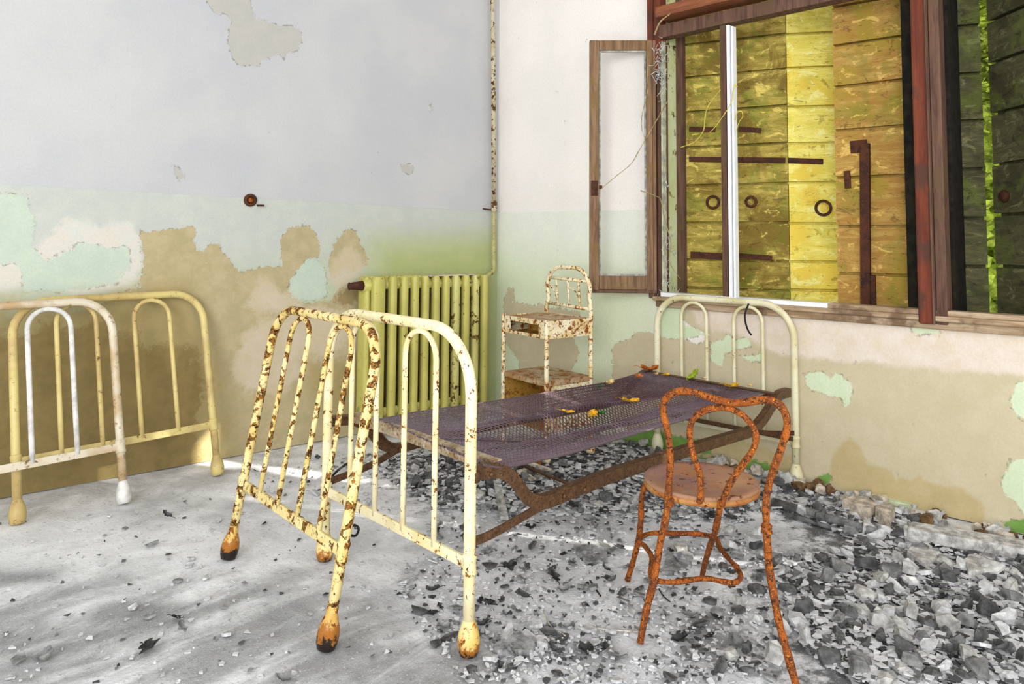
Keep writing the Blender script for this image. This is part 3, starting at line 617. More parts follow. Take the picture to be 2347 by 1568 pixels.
# ------------------------------------------------------------------ radiator and pipe
set_frame(LEFT_DEG)
RY0, RY1 = -.22, -.06
xs = [-1.133, -1.016, -.935, -.856, -.780, -.704, -.625, -.548, -.470, -.390, -.315, -.239]
zt0, zt1 = .970, .960
rad = thing('radiator', (-.69, -.14, 0), 'tall olive green cast-iron radiator with rust chips against the left wall', 'radiator')
def col_outline(x0, x1, zlo, zhi, y0, y1):
    """one rounded hollow-looking column: a lozenge section swept with rounded shoulders"""
    b = MB(); xm = (x0+x1)/2; hw = (x1-x0)/2; vs = []; prof = [(zlo, .35), (zlo+.02, .8), (zlo+.05, 1), (zhi-.06, 1), (zhi-.025, .86), (zhi-.006, .55), (zhi, .3)]
    sec = [(-1, .6), (-.75, .95), (0, 1.0), (.75, .95), (1, .6), (1, -.6), (.75, -.95), (0, -1), (-.75, -.95), (-1, -.6)]
    yc = (y0+y1)/2; hy = abs(y1-y0)/2
    for z, k in prof:
        kx = .6+.4*k
        for a, c in sec: vs.append((xm+hw*a*kx, yc+hy*c*(.7+.3*k), z))
    n = len(sec)
    fs = [(i*n+k, i*n+(k+1) % n, (i+1)*n+(k+1) % n, (i+1)*n+k) for i in range(len(prof)-1) for k in range(n)]
    fs += [tuple(range(n-1, -1, -1)), tuple((len(prof)-1)*n+k for k in range(n))]
    return b.add(vs, fs, True)
for i in range(11):
    x0, x1 = xs[i], xs[i+1]; zt = zt0+(zt1-zt0)*i/10; g = (x1-x0)
    b = MB(); k0 = x0+g*(.40 if i else .30)
    for yy0, yy1 in ((RY0, RY0+.06), (RY0+.07, RY0+.11), (RY1-.04, RY1)):
        c = col_outline(k0, x1-.002, .10, zt, yy0, yy1); b.add(c.v, c.f, True)
    # web boxes with gap shade put into their colour, and hubs top and bottom
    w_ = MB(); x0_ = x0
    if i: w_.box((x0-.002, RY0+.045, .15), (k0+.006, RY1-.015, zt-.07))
    if i: link('gap_shade_web', w_, M['gap_shade'], rad)
    b.tube([(x0-.004, (RY0+RY1)/2, zt-.055), (x1+.004, (RY0+RY1)/2, zt-.055)], .042, 14); b.tube([(x0-.004, (RY0+RY1)/2, .16), (x1+.004, (RY0+RY1)/2, .16)], .042, 14)
    link('column', b, M['radiator_worn'] if i in (7, 9) else M['radiator'], rad)
b = MB(); c = col_outline(xs[0]+.004, xs[0]+.04, .10, zt0-.004, RY0+.05, RY1); b.add(c.v, c.f, True); link('end_section', b, M['radiator'], rad)
for x in (-1.06, -.28):
    b = MB(); b.box((x-.02, RY0+.03, 0), (x+.02, RY1-.02, .12)); link('foot', b, M['radiator'], rad, bevel=.006)
b = MB(); b.tube([(xs[0]-.09, -.14, .915), (xs[0]-.075, -.14, .915), (xs[0]-.074, -.14, .915), (xs[0]+.01, -.14, .915)], [.018, .02, .026, .026], 10, wob=.5); link('end_plug', b, M['iron_dark'], rad)
b = MB(); b.box((-.70, RY0+.02, zt0-.010), (-.33, RY0+.09, zt0-.002)); link('top_dust', b, M['stone_w'], rad, bevel=.003)
pt = on_left(1129, 10, -.05); pb = on_left(1131, 600, -.05)
b = MB(); b.tube([(pt[0], -.05, 3.9), (pt[0], -.05, pt[2]), (pt[0]*.5+pb[0]*.5, -.05, 2.2), (pb[0], -.05, 1.42)], .0145, 10, wob=.35)
pp = thing('heating_pipe', (pb[0], -.05, .93), 'thin flaking heating pipe running down the room corner to the radiator', 'pipe')
link('upper_run', b, M['pipe'], pp)
b = MB(); b.tube(smooth_pts([(pb[0], -.05, 1.45), (pb[0], -.05, 1.2), (pb[0], -.052, 1.05), (pb[0]-.005, -.06, .995), (pb[0]-.035, -.08, .968), (pb[0]-.08, -.10, .955), (-.25, -.14, .915)], 5), .015, 10); link('lower_run', b, M['pipe_low'], pp)
b = MB(); b.lathe((pb[0], -.05, 1.42), [(.017, -.03), (.023, -.02), (.023, .0), (.018, .01), (.023, .02), (.023, .04), (.017, .05)], seg=10); link('coupling', b, M['pipe'], pp)
b = MB(); b.tube([(pb[0], -.05, 1.405), (pb[0]-.03, -.03, 1.41), (pb[0]-.06, -.0, 1.415)], .005, 6); link('wall_bracket', b, M['iron_dark'], pp)
# hole with a pipe stub in the wall
c0 = on_left(573, 459); st = thing('pipe_stub', c0, 'small round rusty pipe stub in a hole in the left wall', 'pipe')
b = MB(); b.lathe(c0, [(.036, 0), (.036, .012), (.028, .020), (.022, .018), (.018, .004)], (0, -1, 0), 18); link('collar', b, M['iron_dark'], st)
b = MB(); b.lathe(c0, [(.014, 0), (.014, .016)], (0, -1, 0), 12); link('plug', b, M['rust'], st)
c1 = on_left(590, 471); b = MB(); b.tube([c1, c1+V(.01, -.02, 0), c1+V(.03, -.02, .0)], .006, 6); link('wire_end', b, M['iron_dark'], st)

# ------------------------------------------------------------------ bed ends
set_frame(None)
FOOT_PROF = [(.014, 0), (.026, .003), (.031, .018), (.033, .04), (.030, .062), (.022, .085), (.017, .10), (.0165, .12)]
def hoop_pts(W, H, cr, n=9, z0=.0):
    P = [(0, z0), (0, z0+.25), (0, (H-cr)*.6), (0, H-cr)]
    P += [(cr-cr*math.cos(t), H-cr+cr*math.sin(t)) for t in np.linspace(0, math.pi/2, n)[1:]]
    P += [(W*.35, H), (W*.5, H), (W*.65, H)]
    P += [(W-cr+cr*math.sin(t), H-cr+cr*math.cos(t)) for t in np.linspace(0, math.pi/2, n)]
    return P+[(W, (H-cr)*.6), (W, z0+.25), (W, z0)]
BARS = ((.205, .405), (.605, .80))
def end_frame(parent, A, B, upv, H, hr, mt, r=.0175, cr=.17, rb=.0095, bars=BARS, mt_bar=None, mt_foot=None, foot_ax=None):
    """tubular bed end: A,B feet on the floor, upv its upright direction; hoop, two inner arches, lower rail, bulb feet"""
    A = np.array(A, float); B = np.array(B, float); e = B-A; W = np.linalg.norm(e); e /= W; upv = np.array(upv, float); upv /= np.linalg.norm(upv)
    pt_ = lambda u, z: A+e*u+upv*z
    hp = hoop_pts(W, H-r, cr, z0=.06); b = MB(); b.tube([pt_(u, z) for u, z in hp], r, 14)
    hoop = link('hoop', b, mt, parent)
    b = MB(); b.beam(pt_(r*.6, hr), pt_(W-r*.6, hr), np.cross(e, upv), .034, .014); rail = link('lower_rail', b, mt, parent, bevel=.003)
    for u0, u1 in bars:
        a, c = u0*W, u1*W; R = (c-a)/2; top = H-2*r-rb*.6
        P = [(a, hr), (a, hr+.2), (a, top-R)]+[(a+R-R*math.cos(t), top-R+R*math.sin(t)) for t in np.linspace(0, math.pi, 13)[1:-1]]+[(c, top-R), (c, hr+.2), (c, hr)]
        b = MB(); b.tube([pt_(u, z) for u, z in P], rb, 10); link('inner_arch', b, mt_bar or mt, parent)
    for u in (0, W):
        b = MB(); b.lathe(pt_(u, 0)+V(0, 0, .001), FOOT_PROF, foot_ax if foot_ax is not None else upv, 18); link('foot', b, mt_foot or mt, parent)
        b = MB(); b.lathe(pt_(u, hr-.03), [(r, 0), (r*1.22, .004), (r*1.22, .012), (r*1.12, .016), (r*1.12, .044), (r*1.22, .048), (r*1.22, .056), (r, .06)], upv, 16); link('collar', b, mt, parent)
    return pt_, W

def foot_enamel(name, dark_top, rust_top, **k):
    m = enamel(name, **k); nt = m.node_tree; b = nt.nodes['Principled BSDF']; src = b.inputs['Base Color'].links[0].from_socket
    v = coords(nt); sp_ = N(nt, 'ShaderNodeSeparateXYZ'); nt.links.new(v, sp_.inputs[0]); n1 = noisen(nt, v, 60, 4, .7)
    h = mth(nt, 'ADD', sp_.outputs[2], mth(nt, 'MULTIPLY', mth(nt, 'SUBTRACT', n1, .5), .11))
    c = mix(nt, rng(nt, h, rust_top, rust_top-.02), src, s2l((160, 100, 36))); c = mix(nt, rng(nt, h, dark_top, dark_top-.012), c, s2l((36, 28, 24)))
    nt.links.new(c, b.inputs['Base Color']); return m
M['foot_rust'] = foot_enamel('rusted_foot_enamel', .018, .045, paint=(240, 220, 156), worn=(226, 190, 104), rust=(184, 104, 26), dark=(34, 24, 18), chips=.5, stain=.5, scale=34)
FR = at_z(1074, 1502); FL = at_z(744, 1285); HR = at_z(1825, 1110); HL = at_z(1507, 1034)
bed = thing('hospital_bed', (FR+HL)/2, 'iron hospital bed with sagging wire mesh base in the middle of the room', 'bed')
def sub_end(name, A, B, *a, **k):
    base = (np.array(A)+np.array(B))/2; o = bpy.data.objects.new(name, None); COL.objects.link(o)
    pb_ = np.array(bed['_base']); o.parent = bed; o.location = tuple(base-pb_); o['_base'] = [float(x) for x in base]; o.empty_display_size = .1
    return o, end_frame(o, A, B, *a, **k)
foot_end, (pf, WF) = sub_end('foot_end', FR, FL, up, .945, .255, M['bed_foot'], cr=.19, mt_foot=M['foot_rust'])
head_end, (ph, WH) = sub_end('head_end', HR, HL, up, .897, .205, M['bed_head'], cr=.17)
# side rails: flat iron bars dropped below the mesh, in the planes of the posts
def in_plane(A, B, x, y, off=0.):
    e = np.array(B, float)-np.array(A, float); n = np.cross(e, up); n /= np.linalg.norm(n); return plane(x, y, n, n@np.array(A)+off)
nR = np.cross(HR-FR, up); nR /= np.linalg.norm(nR)
R_ = lambda x, y: in_plane(FR, HR, x, y)
rail_px = [(1082, 1088), (1112, 1082), (1145, 1080), (1172, 1094), (1192, 1118), (1212, 1143), (1240, 1153), (1275, 1144), (1310, 1129), (1400, 1094), (1500, 1060), (1600, 1028), (1690, 1001), (1728, 988), (1754, 962), (1772, 934), (1790, 908), (1812, 900)]
RP = [R_(*q) for q in rail_px]
b = MB(); b.ribbon(smooth_pts(RP, 5), nR, .012, .040)
# top flange
FLg = [p+up*.018-nR*0 for p in smooth_pts(RP, 5)]
b2 = MB()
sm = smooth_pts(RP, 5); n_ = len(sm)
def flat_bar(b, pts, side, hgt, th, fl=0.):
    """bar standing on edge: hgt in the plane of the curve, th across the plane; optional flange inward"""
    P = np.array(pts, float); vs = []; n = len(P)
    for i in range(n):
        t = P[min(i+1, n-1)]-P[max(i-1, 0)]; t /= np.linalg.norm(t); c = np.cross(side, t); c /= np.linalg.norm(c)
        if c[2] < 0: c = -c
        for a, d in ((-.5, -1), (.5, -1), (.5, 1), (-.5, 1)): vs.append(P[i]+side*th*a+c*hgt/2*d)
    fs = [(4*i+k, 4*i+(k+1) % 4, 4*i+4+(k+1) % 4, 4*i+4+k) for i in range(n-1) for k in range(4)]+[(3, 2, 1, 0), (4*n-4, 4*n-3, 4*n-2, 4*n-1)]
    b.add(vs, fs)
    if fl:
        vs = []
        for i in range(n):
            t = P[min(i+1, n-1)]-P[max(i-1, 0)]; t /= np.linalg.norm(t); c = np.cross(side, t); c /= np.linalg.norm(c)
            if c[2] < 0: c = -c
            for a, d in ((0, 0), (fl, 0), (fl, -th), (0, -th)): vs.append(P[i]+side*a+c*(hgt/2+d))
        b.add(vs, fs)
inR = -nR if (FL-FR)@(-nR) > 0 else nR
b = MB(); flat_bar(b, sm, inR, .042, .005, .03); link('side_rail', b, M['rail'], bed)
b = MB(); b.lathe(R_(1085, 1098)+V(0, 0, -.01), [(.012, 0), (.02, .003), (.02, .03), (.012, .034)], up, 10); link('hook_bracket', b, M['rail'], bed)
b = MB(); flat_bar(b, smooth_pts([R_(1080, 1243), R_(1120, 1228), R_(1170, 1201), R_(1220, 1172), R_(1262, 1149), R_(1280, 1132), R_(1296, 1124)], 4), inR, .026, .006); link('brace', b, M['rail'], bed)
b = MB(); flat_bar(b, [R_(1722, 990), R_(1770, 993), R_(1824, 993)], inR, .022, .006); link('brace', b, M['iron_dark'], bed)
for q in ((1124, 1087), (1338, 1122), (1290, 1137)):
    c_ = R_(*q)-inR*.003; b = MB(); b.lathe(c_, [(.008, 0), (.007, .005), (.003, .008)], -inR, 8); link('rivet', b, M['rail'], bed)
Lp = lambda x, y: in_plane(FL, HL, x, y)
rl = [Lp(752, 972), Lp(800, 972), Lp(840, 976), Lp(868, 992), Lp(890, 1022), Lp(915, 1030), Lp(950, 1014)]
# follow the right rail's profile for the hidden far part of the left rail
eL = (HL-FL)/np.linalg.norm(HL-FL); eR = (HR-FR)/np.linalg.norm(HR-FR); LR_ = np.linalg.norm(HR-FR); LL_ = np.linalg.norm(HL-FL)
prof_far = [(float((p-FR)@eR)/LR_, p[2]) for p in RP]
rl = [FL+eL*(s*LL_)+up*z for s, z in prof_far]
b = MB(); flat_bar(b, smooth_pts(rl, 5), -inR, .042, .005, .03); link('side_rail', b, M['rail'], bed)
b = MB(); flat_bar(b, smooth_pts([FL+eL*.012+up*.255+up*.03, FL+eL*.2+up*.31, FL+eL*.36+up*.36], 4), -inR, .026, .006); link('brace', b, M['rail'], bed)
# cross angle irons at both ends of the mesh
PF0 = at_z(792, 962, .525); PF1 = at_z(1140, 1082, .520)
eW = (FL-FR)/np.linalg.norm(FL-FR)
sF = float((RP[2]-FR)@eR)
cF1 = FR+eR*sF+up*.524+inR*.01; cF0 = FL+eL*sF+up*.524-inR*.01
b = MB(); b.beam(cF0, cF1, up, .032, .005); b.beam(cF0-up*.016-eR*.014, cF1-up*.016-eR*.014, up, .004, .034); link('end_angle', b, M['rail_grey'], bed)
sH = float((RP[-2]-FR)@eR)-.02
zH = float(RP[-2][2])+.012
cH1 = FR+eR*sH+up*zH+inR*.01; cH0 = FL+eL*(sH+.02)+up*(zH)-inR*.01
b = MB(); b.beam(cH0, cH1, up, .03, .005); b.beam(cH0-up*.016+eR*.014, cH1-up*.016+eR*.014, up, .004, .03); link('end_angle', b, M['rail'], bed)
# thin rusty tie bar near the wall under the head
b = MB(); b.beam(HL+up*.225+inR*-.02-eR*.03, HR+up*.225-eR*.03, up, .014, .02); link('tie_bar', b, M['rail'], bed)
# ---- mesh surface
def curve_from(px):
    P = smooth_pts([at_z(x, y, z) for x, y, z in px], 10); P = np.array(P); d = np.concatenate([[0], np.cumsum(np.linalg.norm(np.diff(P, axis=0), axis=1))]); d /= d[-1]
    return lambda s: np.array([np.interp(s, d, P[:, k]) for k in range(3)]).T
cr_ = curve_from([(1108, 1066, .53), (1160, 1071, .500), (1230, 1057, .478), (1320, 1036, .466), (1480, 988, .458), (1640, 941, .455), (1762, 899, .458)])
cl_ = curve_from([(866, 962, .528), (960, 944, .520), (1060, 930, .512), (1180, 912, .500), (1300, 892, .486), (1400, 874, .474), (1480, 851, .462)])
def surf(s, t):
    s = np.clip(s, 0, 1); a = cr_(s); c = cl_(s); P = a*(1-t)[:, None]+c*t[:, None]
    bow = np.sin(np.pi*np.clip(s, 0, 1))**.8
    z = -.045*bow*np.sin(np.pi*t)
    z += .046*np.exp(-((t-(.66-.16*s))/.050)**2)*np.exp(-((s-.42)/.24)**2)
    z -= .030*np.exp(-((t-.42)/.09)**2)*np.exp(-((s-.40)/.24)**2)
    z += .034*np.exp(-((t-(.34-.30*s))/.045)**2)*np.exp(-((s-.40)/.25)**2)
    z += .028*np.exp(-((t-(.9-.6*s))/.06)**2)*np.exp(-((s-.75)/.15)**2)
    z += .007*np.sin(9*s+5*t)*bow*np.sin(np.pi*t)+.004*np.sin(23*s-7*t)*bow*np.sin(np.pi*t)
    P[:, 2] += z; return P
mb_v = []; mb_f = []
LM_, WM_ = 1.92, .78; pitch = .0155; th = math.radians(52); cs, sn_ = math.cos(th), math.sin(th)
def wires(sign, lift):
    global mb_v, mb_f
    step = pitch/sn_; n = int((LM_+WM_*cs/sn_)/step)+2
    off = len(mb_v); vv = []
    for i in range(n):
        x0 = i*step-(WM_*cs/sn_)
        T = np.linspace(0, 1, 46); X = x0+T*WM_*cs/sn_; 
        if sign < 0: X = x0+(1-T)*WM_*cs/sn_
        k = (X >= 0) & (X <= LM_)
        if k.sum() < 2: continue
        T2, X2 = T[k], X[k]; P = surf(X2/LM_, T2); P[:, 2] += lift*np.cos(np.arange(len(T2))*math.pi)*1.
        tg = np.gradient(P, axis=0); tg /= np.linalg.norm(tg, axis=1)[:, None]; sd_ = np.cross(tg, up); sd_ /= np.linalg.norm(sd_, axis=1)[:, None]
        r = .0023; ring_ = [P+sd_*r, P+up*r*.9, P-sd_*r, P-up*r*.9]
        m_ = len(P); o = len(mb_v); mb_v.extend(np.stack(ring_, 1).reshape(-1, 3).tolist())
        for j in range(m_-1):
            for q in range(4): mb_f.append((o+4*j+q, o+4*j+(q+1) % 4, o+4*j+4+(q+1) % 4, o+4*j+4+q))
wires(1, .0007); wires(-1, -.0007)
for t in np.linspace(0, 1, 4):
    if t in (0, 1):
        P = surf(np.linspace(0, 1, 120), np.full(120, t)); e_ = MB(); e_.tube(P, .0032, 6); o = len(mb_v); mb_v.extend(e_.v); mb_f.extend([tuple(i+o for i in f) for f in e_.f])
b = MB(); b.v = mb_v; b.f = mb_f; b.smooth = [False]*len(mb_f); link('wire_mesh', b, M['wire'], bed)
b = MB(); b.tube(surf(np.linspace(.04, .30, 16), np.linspace(.55, .42, 16))+V(0, 0, .006), .0022, 5); link('loose_wire', b, M['wire'], bed)

# ------------------------------------------------------------------ spare bed end leaning on the bed
LA = at_z(746, 1490); LB = at_z(522, 1282); e = LB-LA; n = np.cross(up, e); n /= np.linalg.norm(n); tl = math.radians(10.4)
le = thing('spare_bed_end', (LA+LB)/2, 'heavily rust-chipped yellow tubular bed end leaning against the foot of the bed', 'bed end')
M['foot_black'] = foot_enamel('blackened_foot_enamel', .045, .085, paint=(214, 180, 100), worn=(196, 150, 70), rust=(160, 90, 20), dark=(26, 20, 14), chips=1., stain=.7, scale=30)
pl_, WL = end_frame(le, LA, LB, up*math.cos(tl)-n*math.sin(tl), .955, .27, M['lean'], r=.0165, cr=.14, mt_foot=M['foot_black'])

# bed ends standing against the left wall
def wall_end(name, xr, yr, W, H, tilt, label, mt, mtb, mtf, yl=None):
    A = V(xr, yr, 0); B = V(xr-W, yl if yl is not None else yr, 0); t = math.radians(tilt)
    o = thing(name, (A+B)/2, label, 'bed end'); end_frame(o, A, B, V(0, math.sin(t), math.cos(t)), H, .25, mt, mt_bar=mtb, mt_foot=mtf, cr=.15, r=.018, rb=.011); return o
wall_end('spare_bed_end', -2.331, -.275, .86, .955, 15.5, 'yellow cream bed end against the left wall, the farther of the two', M['wall_frames'], M['wall_frames'], M['wall_frames'])
wall_end('spare_bed_end', -2.80, -.345, .86, .95, 16.5, 'tan and white bed end against the left wall, cut off by the left edge', M['grey_frame'], M['pale_frame'], M['pale_frame'])

# ------------------------------------------------------------------ bedside stand
ya = math.radians(-11.6); e1 = V(math.cos(ya), math.sin(ya), 0); e2 = V(-math.sin(ya), math.cos(ya), 0)
NF = V(-1.041, -1.356, 0); NL = NF+e2*.399; NR = NF+e1*.324; NB = NR+e2*.399; ZTOP, ZSH = .757, .43
ns = thing('bedside_stand', (NF+NB)/2, 'rusted white metal bedside stand with hoop back and open drawer slot in the corner', 'bedside stand')
pr = .0125
for q, z1, m_ in ((NF, ZTOP+.004, 'stand'), (NL, ZTOP+.008, 'stand')):
    b = MB(); b.tube([q+up*z for z in (.05, .2, .45, .6, z1)], pr, 10); link('post', b, M[m_], ns)
for q in (NF, NL, NR, NB):
    b = MB(); b.lathe(q+up*.001, [(.016, 0), (.026, .004), (.027, .02), (.022, .045), (.014, .07), (.012, .075)], seg=14); link('foot', b, M['stand'], ns)
# hoop back: runs from the near right post up and over to the far post
hb = []
H2 = 1.035; eb = NR-NB; wbk = np.linalg.norm(eb); eb /= wbk; cr2 = .13
HBp = [(0, .06), (0, .3), (0, .6), (0, .79), (.022, .84), (.012, .90)]+[(.006+cr2-cr2*math.cos(t), H2-cr2+cr2*math.sin(t)) for t in np.linspace(.05, math.pi/2, 7)]
HBp += [(wbk/2, H2)]+[(wbk-.006-cr2+cr2*math.sin(t), H2-cr2+cr2*math.cos(t)) for t in np.linspace(0, math.pi/2-.05, 7)]+[(wbk-.012, .88), (wbk, .80), (wbk, .7), (wbk, .5), (wbk, .3), (wbk, .06)]
b = MB(); b.tube(smooth_pts([NB+eb*u+up*z for u, z in HBp], 3), pr, 10, wob=.12); hp_ = link('hoop_back', b, M['stand'], ns)
def hbpt(u, z): return NB+eb*u+up*z
for z, a, c in ((.965, .03, wbk-.03), (.808, .02, wbk-.01)):
    b = MB(); b.tube([hbpt(a, z+.006), hbpt((a+c)/2, z), hbpt(c, z-.004)], .0105, 8, wob=.2); link('crossbar', b, M['stand'], ns)
for u in (.10, .205, .30):
    b = MB(); b.tube([hbpt(u-.006, .962), hbpt(u+.002, .88), hbpt(u+.008, .808)], .007, 7, wob=.3); link('spindle', b, M['stand'], ns)
for u in (.10, .30):
    b = MB(); b.tube(smooth_pts([hbpt(u-.12, .915), hbpt(u-.085, .915), hbpt(u-.04, .902), hbpt(u-.01, .87), hbpt(u+.004, .83)], 4), .004, 6, wob=.3); b.tube([hbpt(u-.12, .918), hbpt(u-.06, .920), hbpt(u, .924)], .0022, 5); link('bent_wire', b, M['stand'], ns)
def slab(a, b_, c, d, z0, z1): m_ = MB(); return m_.hexa([q+up*z0 for q in (a, b_, c, d)]+[q+up*z1 for q in (a, b_, c, d)])
def panel(a, c, z0, z1, th=.004, ins=0.):
    m_ = MB(); dd = (c-a)/np.linalg.norm(c-a); n_ = np.cross(dd, up); m_.hexa([a+up*z0, c+up*z0, c+n_*th+up*z0, a+n_*th+up*z0, a+up*z1, c+up*z1, c+n_*th+up*z1, a+n_*th+up*z1]); return m_
# top sheet, slightly warped
b = MB(); k = 8; vs = []
for i in range(k+1):
    for j in range(k+1):
        q = NF+(NL-NF)*i/k+(NR-NF)*j/k; vs.append(q+up*(ZTOP-.002+.006*noise.noise(Vector(q*9))))
vs2 = [v_-up*.004 for v_ in vs]; fs = [(i*(k+1)+j, (i+1)*(k+1)+j, (i+1)*(k+1)+j+1, i*(k+1)+j+1) for i in range(k) for j in range(k)]
fs2 = [tuple(q+(k+1)**2 for q in reversed(f)) for f in fs]; b.add(vs+vs2, fs+fs2); link('top', b, M['stand_top'], ns)
ZD = ZTOP-.098
b = panel(NF, NR, ZD, ZTOP); link('side_panel', b, M['stand'], ns); b = panel(NL, NB, ZD, ZTOP); link('side_panel', b, M['stand'], ns); b = panel(NB, NR, ZD, ZTOP); link('back_panel', b, M['stand'], ns)
dL = NF-NL; b = MB()
for (u0, u1, z0, z1) in ((.0, 1, ZTOP-.026, ZTOP), (0, 1, ZD, ZD+.018), (0, .18, ZD+.018, ZTOP-.026), (.84, 1, ZD+.018, ZTOP-.026)):
    c = panel(NL+dL*u0, NL+dL*u1, z0, z1); b.add(c.v, c.f)
link('drawer_front', b, M['stand'], ns)
b = slab(NF, NL, NB, NR, ZD+.003, ZD+.006); link('drawer_floor', b, M['stand_inner'], ns)
b = panel(NL+e1*.16+dL*.1, NL+e1*.16+dL*.95, ZD+.006, ZTOP-.01); link('drawer_divider', b, M['stand_inner'], ns)
b = slab(NF, NL, NB, NR, ZSH-.006, ZSH); b.hexa([q+up*z for z in (ZSH-.026, ZSH-.004) for q in (NF-e1*.004, NL-e1*.004, NL, NF)]); b.hexa([q+up*z for z in (ZSH-.026, ZSH-.004) for q in (NF-e2*.004, NR-e2*.004, NR, NF)]); link('shelf', b, M['stand_top'], ns)
b = panel(NF, NR, .16, ZSH-.028); link('lower_side_panel', b, M['stand'], ns); b = panel(NL, NB, .16, ZSH-.02); link('lower_side_panel', b, M['stand_inner'], ns); b = panel(NB, NR, .16, ZSH-.02); link('lower_back_panel', b, M['stand_inner'], ns)
b = panel(NF+e2*.004, NF+e2*.12+e1*.06, .16, ZSH-.01); link('open_flap', b, M['rust'], ns); b = slab(NF, NL, NB, NR, .158, .164); link('lower_floor', b, M['stand_inner'], ns)

# ------------------------------------------------------------------ bentwood-style iron chair
cA = at_z(1467, 1476); cB = at_z(1826, 1578); ec = (cB-cA)/np.linalg.norm(cB-cA); nc = np.cross(up, ec); nc /= np.linalg.norm(nc)
if nc@CF < 0: nc = -nc
def back(x, y):
    off = 0.
    for _ in range(8):
        p = plane(x, y, nc, nc@cA+off); z = p[2]; off = .075*math.sin(min(max(z/.43, 0), 1)*math.pi/2) - .05*max(0, z-.43)/.4
    return p
chair = thing('iron_chair', (cA+cB)/2+nc*.2, 'rust-orange metal cafe chair with round seat and looped back, at right front', 'chair')
out_px = [(1467, 1474), (1481, 1400), (1499, 1330), (1512, 1250), (1527, 1180), (1534, 1100), (1536, 1040), (1529, 985), (1520, 945), (1523, 918), (1540, 902), (1566, 896), (1596, 901), (1636, 914), (1672, 923), (1705, 923), (1740, 917), (1768, 918), (1790, 932), (1803, 958), (1802, 988), (1790, 1030), (1775, 1070), (1764, 1105), (1756, 1145), (1756, 1190), (1758, 1235), (1762, 1290), (1770, 1345), (1784, 1420), (1800, 1480), (1826, 1578)]
OP = [back(*q) for q in out_px]; OP[0][2] = .002; OP[-1][2] = .002
b = MB(); b.tube(smooth_pts(OP, 4), .0105, 12, wob=.22); link('outer_back_hoop', b, M['rust'], chair)
in_px = [(1603, 1152), (1607, 1118), (1602, 1080), (1590, 1045), (1581, 1005), (1584, 972), (1602, 948), (1634, 936), (1668, 936), (1700, 950), (1724, 976), (1733, 1004), (1724, 1034), (1702, 1066), (1680, 1098), (1663, 1130), (1655, 1158)]
b = MB(); b.tube(smooth_pts([back(*q) for q in in_px], 4), .0095, 12, wob=.22); link('inner_back_loop', b, M['rust'], chair)
sc = V(-1.925, -2.722, .428)
b = MB(); b.lathe(sc-up*.016, [(.165, 0), (.178, .002), (.182, .012), (.180, .018), (.16, .014), (.08, .011), (.004, .010)], seg=48); link('seat', b, M['seat'], chair)
b = MB(); b.tube([sc-up*.018+.172*V(math.cos(t), math.sin(t), 0) for t in np.linspace(0, 2*math.pi, 40, endpoint=False)], .011, 8, closed=True, wob=.3); link('seat_ring', b, enamel('rust_with_old_paint', (178, 130, 70), (150, 80, 30), (140, 60, 16), (60, 26, 12), .6, .6, 40), chair)
def front_leg(foot_px, mids, top_px, dtop):
    f0 = at_z(*foot_px); d0 = depth(f0); P = [f0+up*.002]; n_ = len(mids)+1
    for i, q in enumerate(mids+[top_px]): P.append(at_d(q[0], q[1], d0+(dtop-d0)*(i+1)/n_))
    return P
dfl = depth(sc+V(-.02, .17, 0)); fl1 = front_leg((1438, 1331), [(1453, 1280), (1463, 1240), (1469, 1190), (1470, 1150), (1476, 1122)], (1484, 1102), dfl)
b = MB(); b.tube(smooth_pts(fl1, 4), .0098, 10, wob=.25); link('front_leg', b, M['rust'], chair)
dfr = depth(sc+V(.04, -.16, 0)); fl2 = front_leg((1608, 1328), [(1616, 1290), (1628, 1250), (1640, 1215)], (1652, 1150), dfr-.12)
b = MB(); b.tube(smooth_pts(fl2, 4), .0095, 10, wob=.25); link('front_leg', b, M['rust'], chair)
ring_px = [(1500, 1330), (1540, 1335), (1580, 1330), (1620, 1326), (1655, 1333), (1682, 1336), (1697, 1325), (1693, 1308), (1668, 1278), (1650, 1256), (1645, 1240), (1638, 1232), (1600, 1224), (1550, 1223), (1500, 1222), (1475, 1228), (1464, 1241), (1478, 1252), (1493, 1275), (1493, 1298), (1490, 1316)]
RG = []
for i, q in enumerate(ring_px): RG.append(at_z(q[0], q[1], .165))
b = MB(); b.tube(smooth_pts(RG, 4, True), .0082, 9, closed=True, wob=.25); link('stretcher_ring', b, M['rust'], chair)
for q in ((1534, 1150), (1757, 1212)):
    p = back(*q); b = MB(); b.lathe(p-up*.014, [(.012, 0), (.0165, .004), (.014, .014), (.0165, .022), (.012, .028)], seg=10); link('clamp', b, M['rust'], chair)

